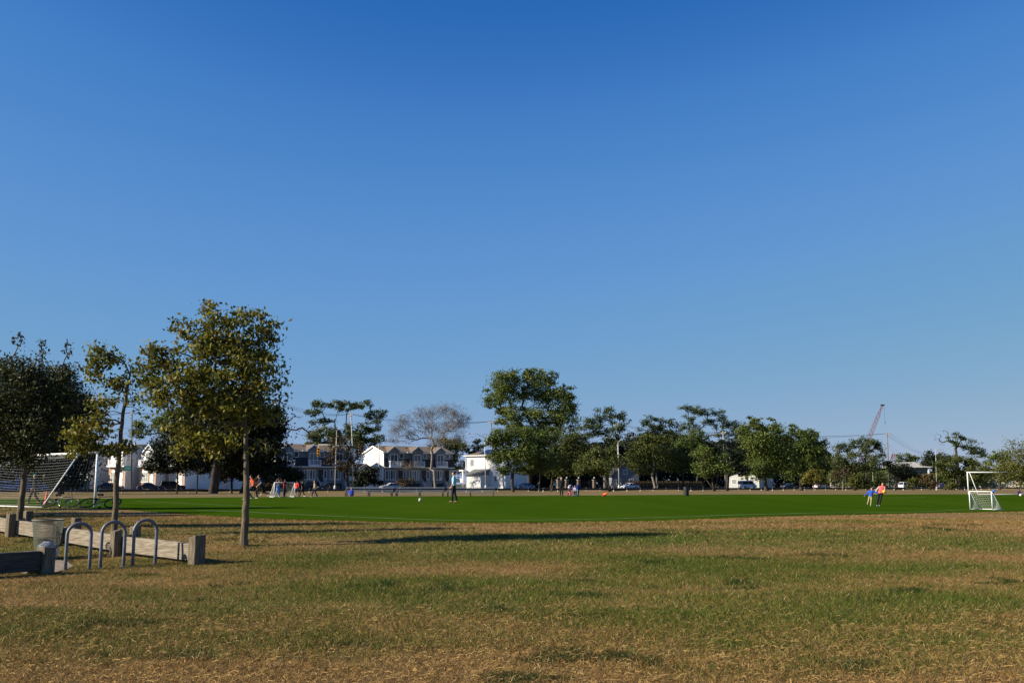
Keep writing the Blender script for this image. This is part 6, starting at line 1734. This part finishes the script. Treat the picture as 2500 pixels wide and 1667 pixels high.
person('child in purple hooded jacket crouching by a blue scooter', 1405, 1210.6, 1.15, -120, pose(**{**CROUCH, 'pel': (0, -.1, .6), 'lh': (-.09, -.1, .58), 'rh': (.09, -.1, .58), 'spine': (0, 0, .8), 'chest': (0, .08, 1.0), 'neck': (0, .12, 1.14), 'head': (0, .16, 1.28), 'ls': (-.18, .1, 1.08), 'rs': (.18, .1, 1.08), 'le': (-.26, .2, .85), 're': (.26, .2, .85), 'lw': (-.16, .32, .7), 'rw': (.16, .32, .7), 'lk': (-.14, .2, .5), 'rk': (.14, .2, .5)}), cloth('lilac jacket', (.40, .38, .58)), navy, vox=.022, sleeves='long', child=True, hat=cloth('violet hood', (.10, .07, .20)), group='family on the far turf edge')
person('person in dark blue coat at the right of the family', 1411, 1210.8, 1.22, -80, STAND, cloth('dark blue', (.02, .035, .17)), blk, vox=.026, sleeves='long', group='family on the far turf edge')
p = G(1381, 1211.2)
bicycle('small pink and red child bicycle in the family group', Matrix.Translation(p + Vector((0, -.1, .02))) @ Matrix.Rotation(R(-8), 4, 'Z'), .52, cloth('pink paint', (.70, .16, .25)), mt=mat('red tyre', (.50, .06, .04), .6))
p = G(1404, 1211.8)
scn = empty('scooter', p, R(20), 'light blue child scooter before the purple jacket', 'scooter')
mb_b = mat('light blue plastic', (.16, .42, .62), .4)
MB().box(-.25, .25, -.06, .06, .07, .11).build('deck', mb_b, scn, bevel=.02)
MB().tube([(.26, 0, .08), (.22, 0, .6)], .02, 8).tube([(.22, -.15, .6), (.22, .15, .6)], .016, 6).build('handlebar', mb_b, scn, True)
for x in (-.27, .29): MB().tube([(x + .06 * math.cos(2 * math.pi * k / 14), 0, .07 + .06 * math.sin(2 * math.pi * k / 14)) for k in range(14)], .016, 6, closed=True).build('wheel', m_tyre, scn, True)
person('toddler in vivid blue bending down beyond the right goal', 2426, 1210.3, .85, 20, BEND, cloth('vivid blue', (.03, .24, .68)), navy, vox=.020, child=True)
person('child in purple jacket crouching at the right edge of the turf', 2489, 1210.0, 1.05, -120, CROUCH, cloth('dark purple', (.05, .03, .16)), cloth('grey black', (.03, .03, .035)), vox=.022, sleeves='long', child=True)
p = G(2492, 1211.2)
bl = empty('play_ball', p + Vector((0, 0, .13)), 0, 'white ball in front of the crouching purple child', 'ball')
MB().ball((0, 0, 0), .12, 14).build('ball_skin', mat('white ball', (.7, .7, .68), .5, noise=.1), bl, True)
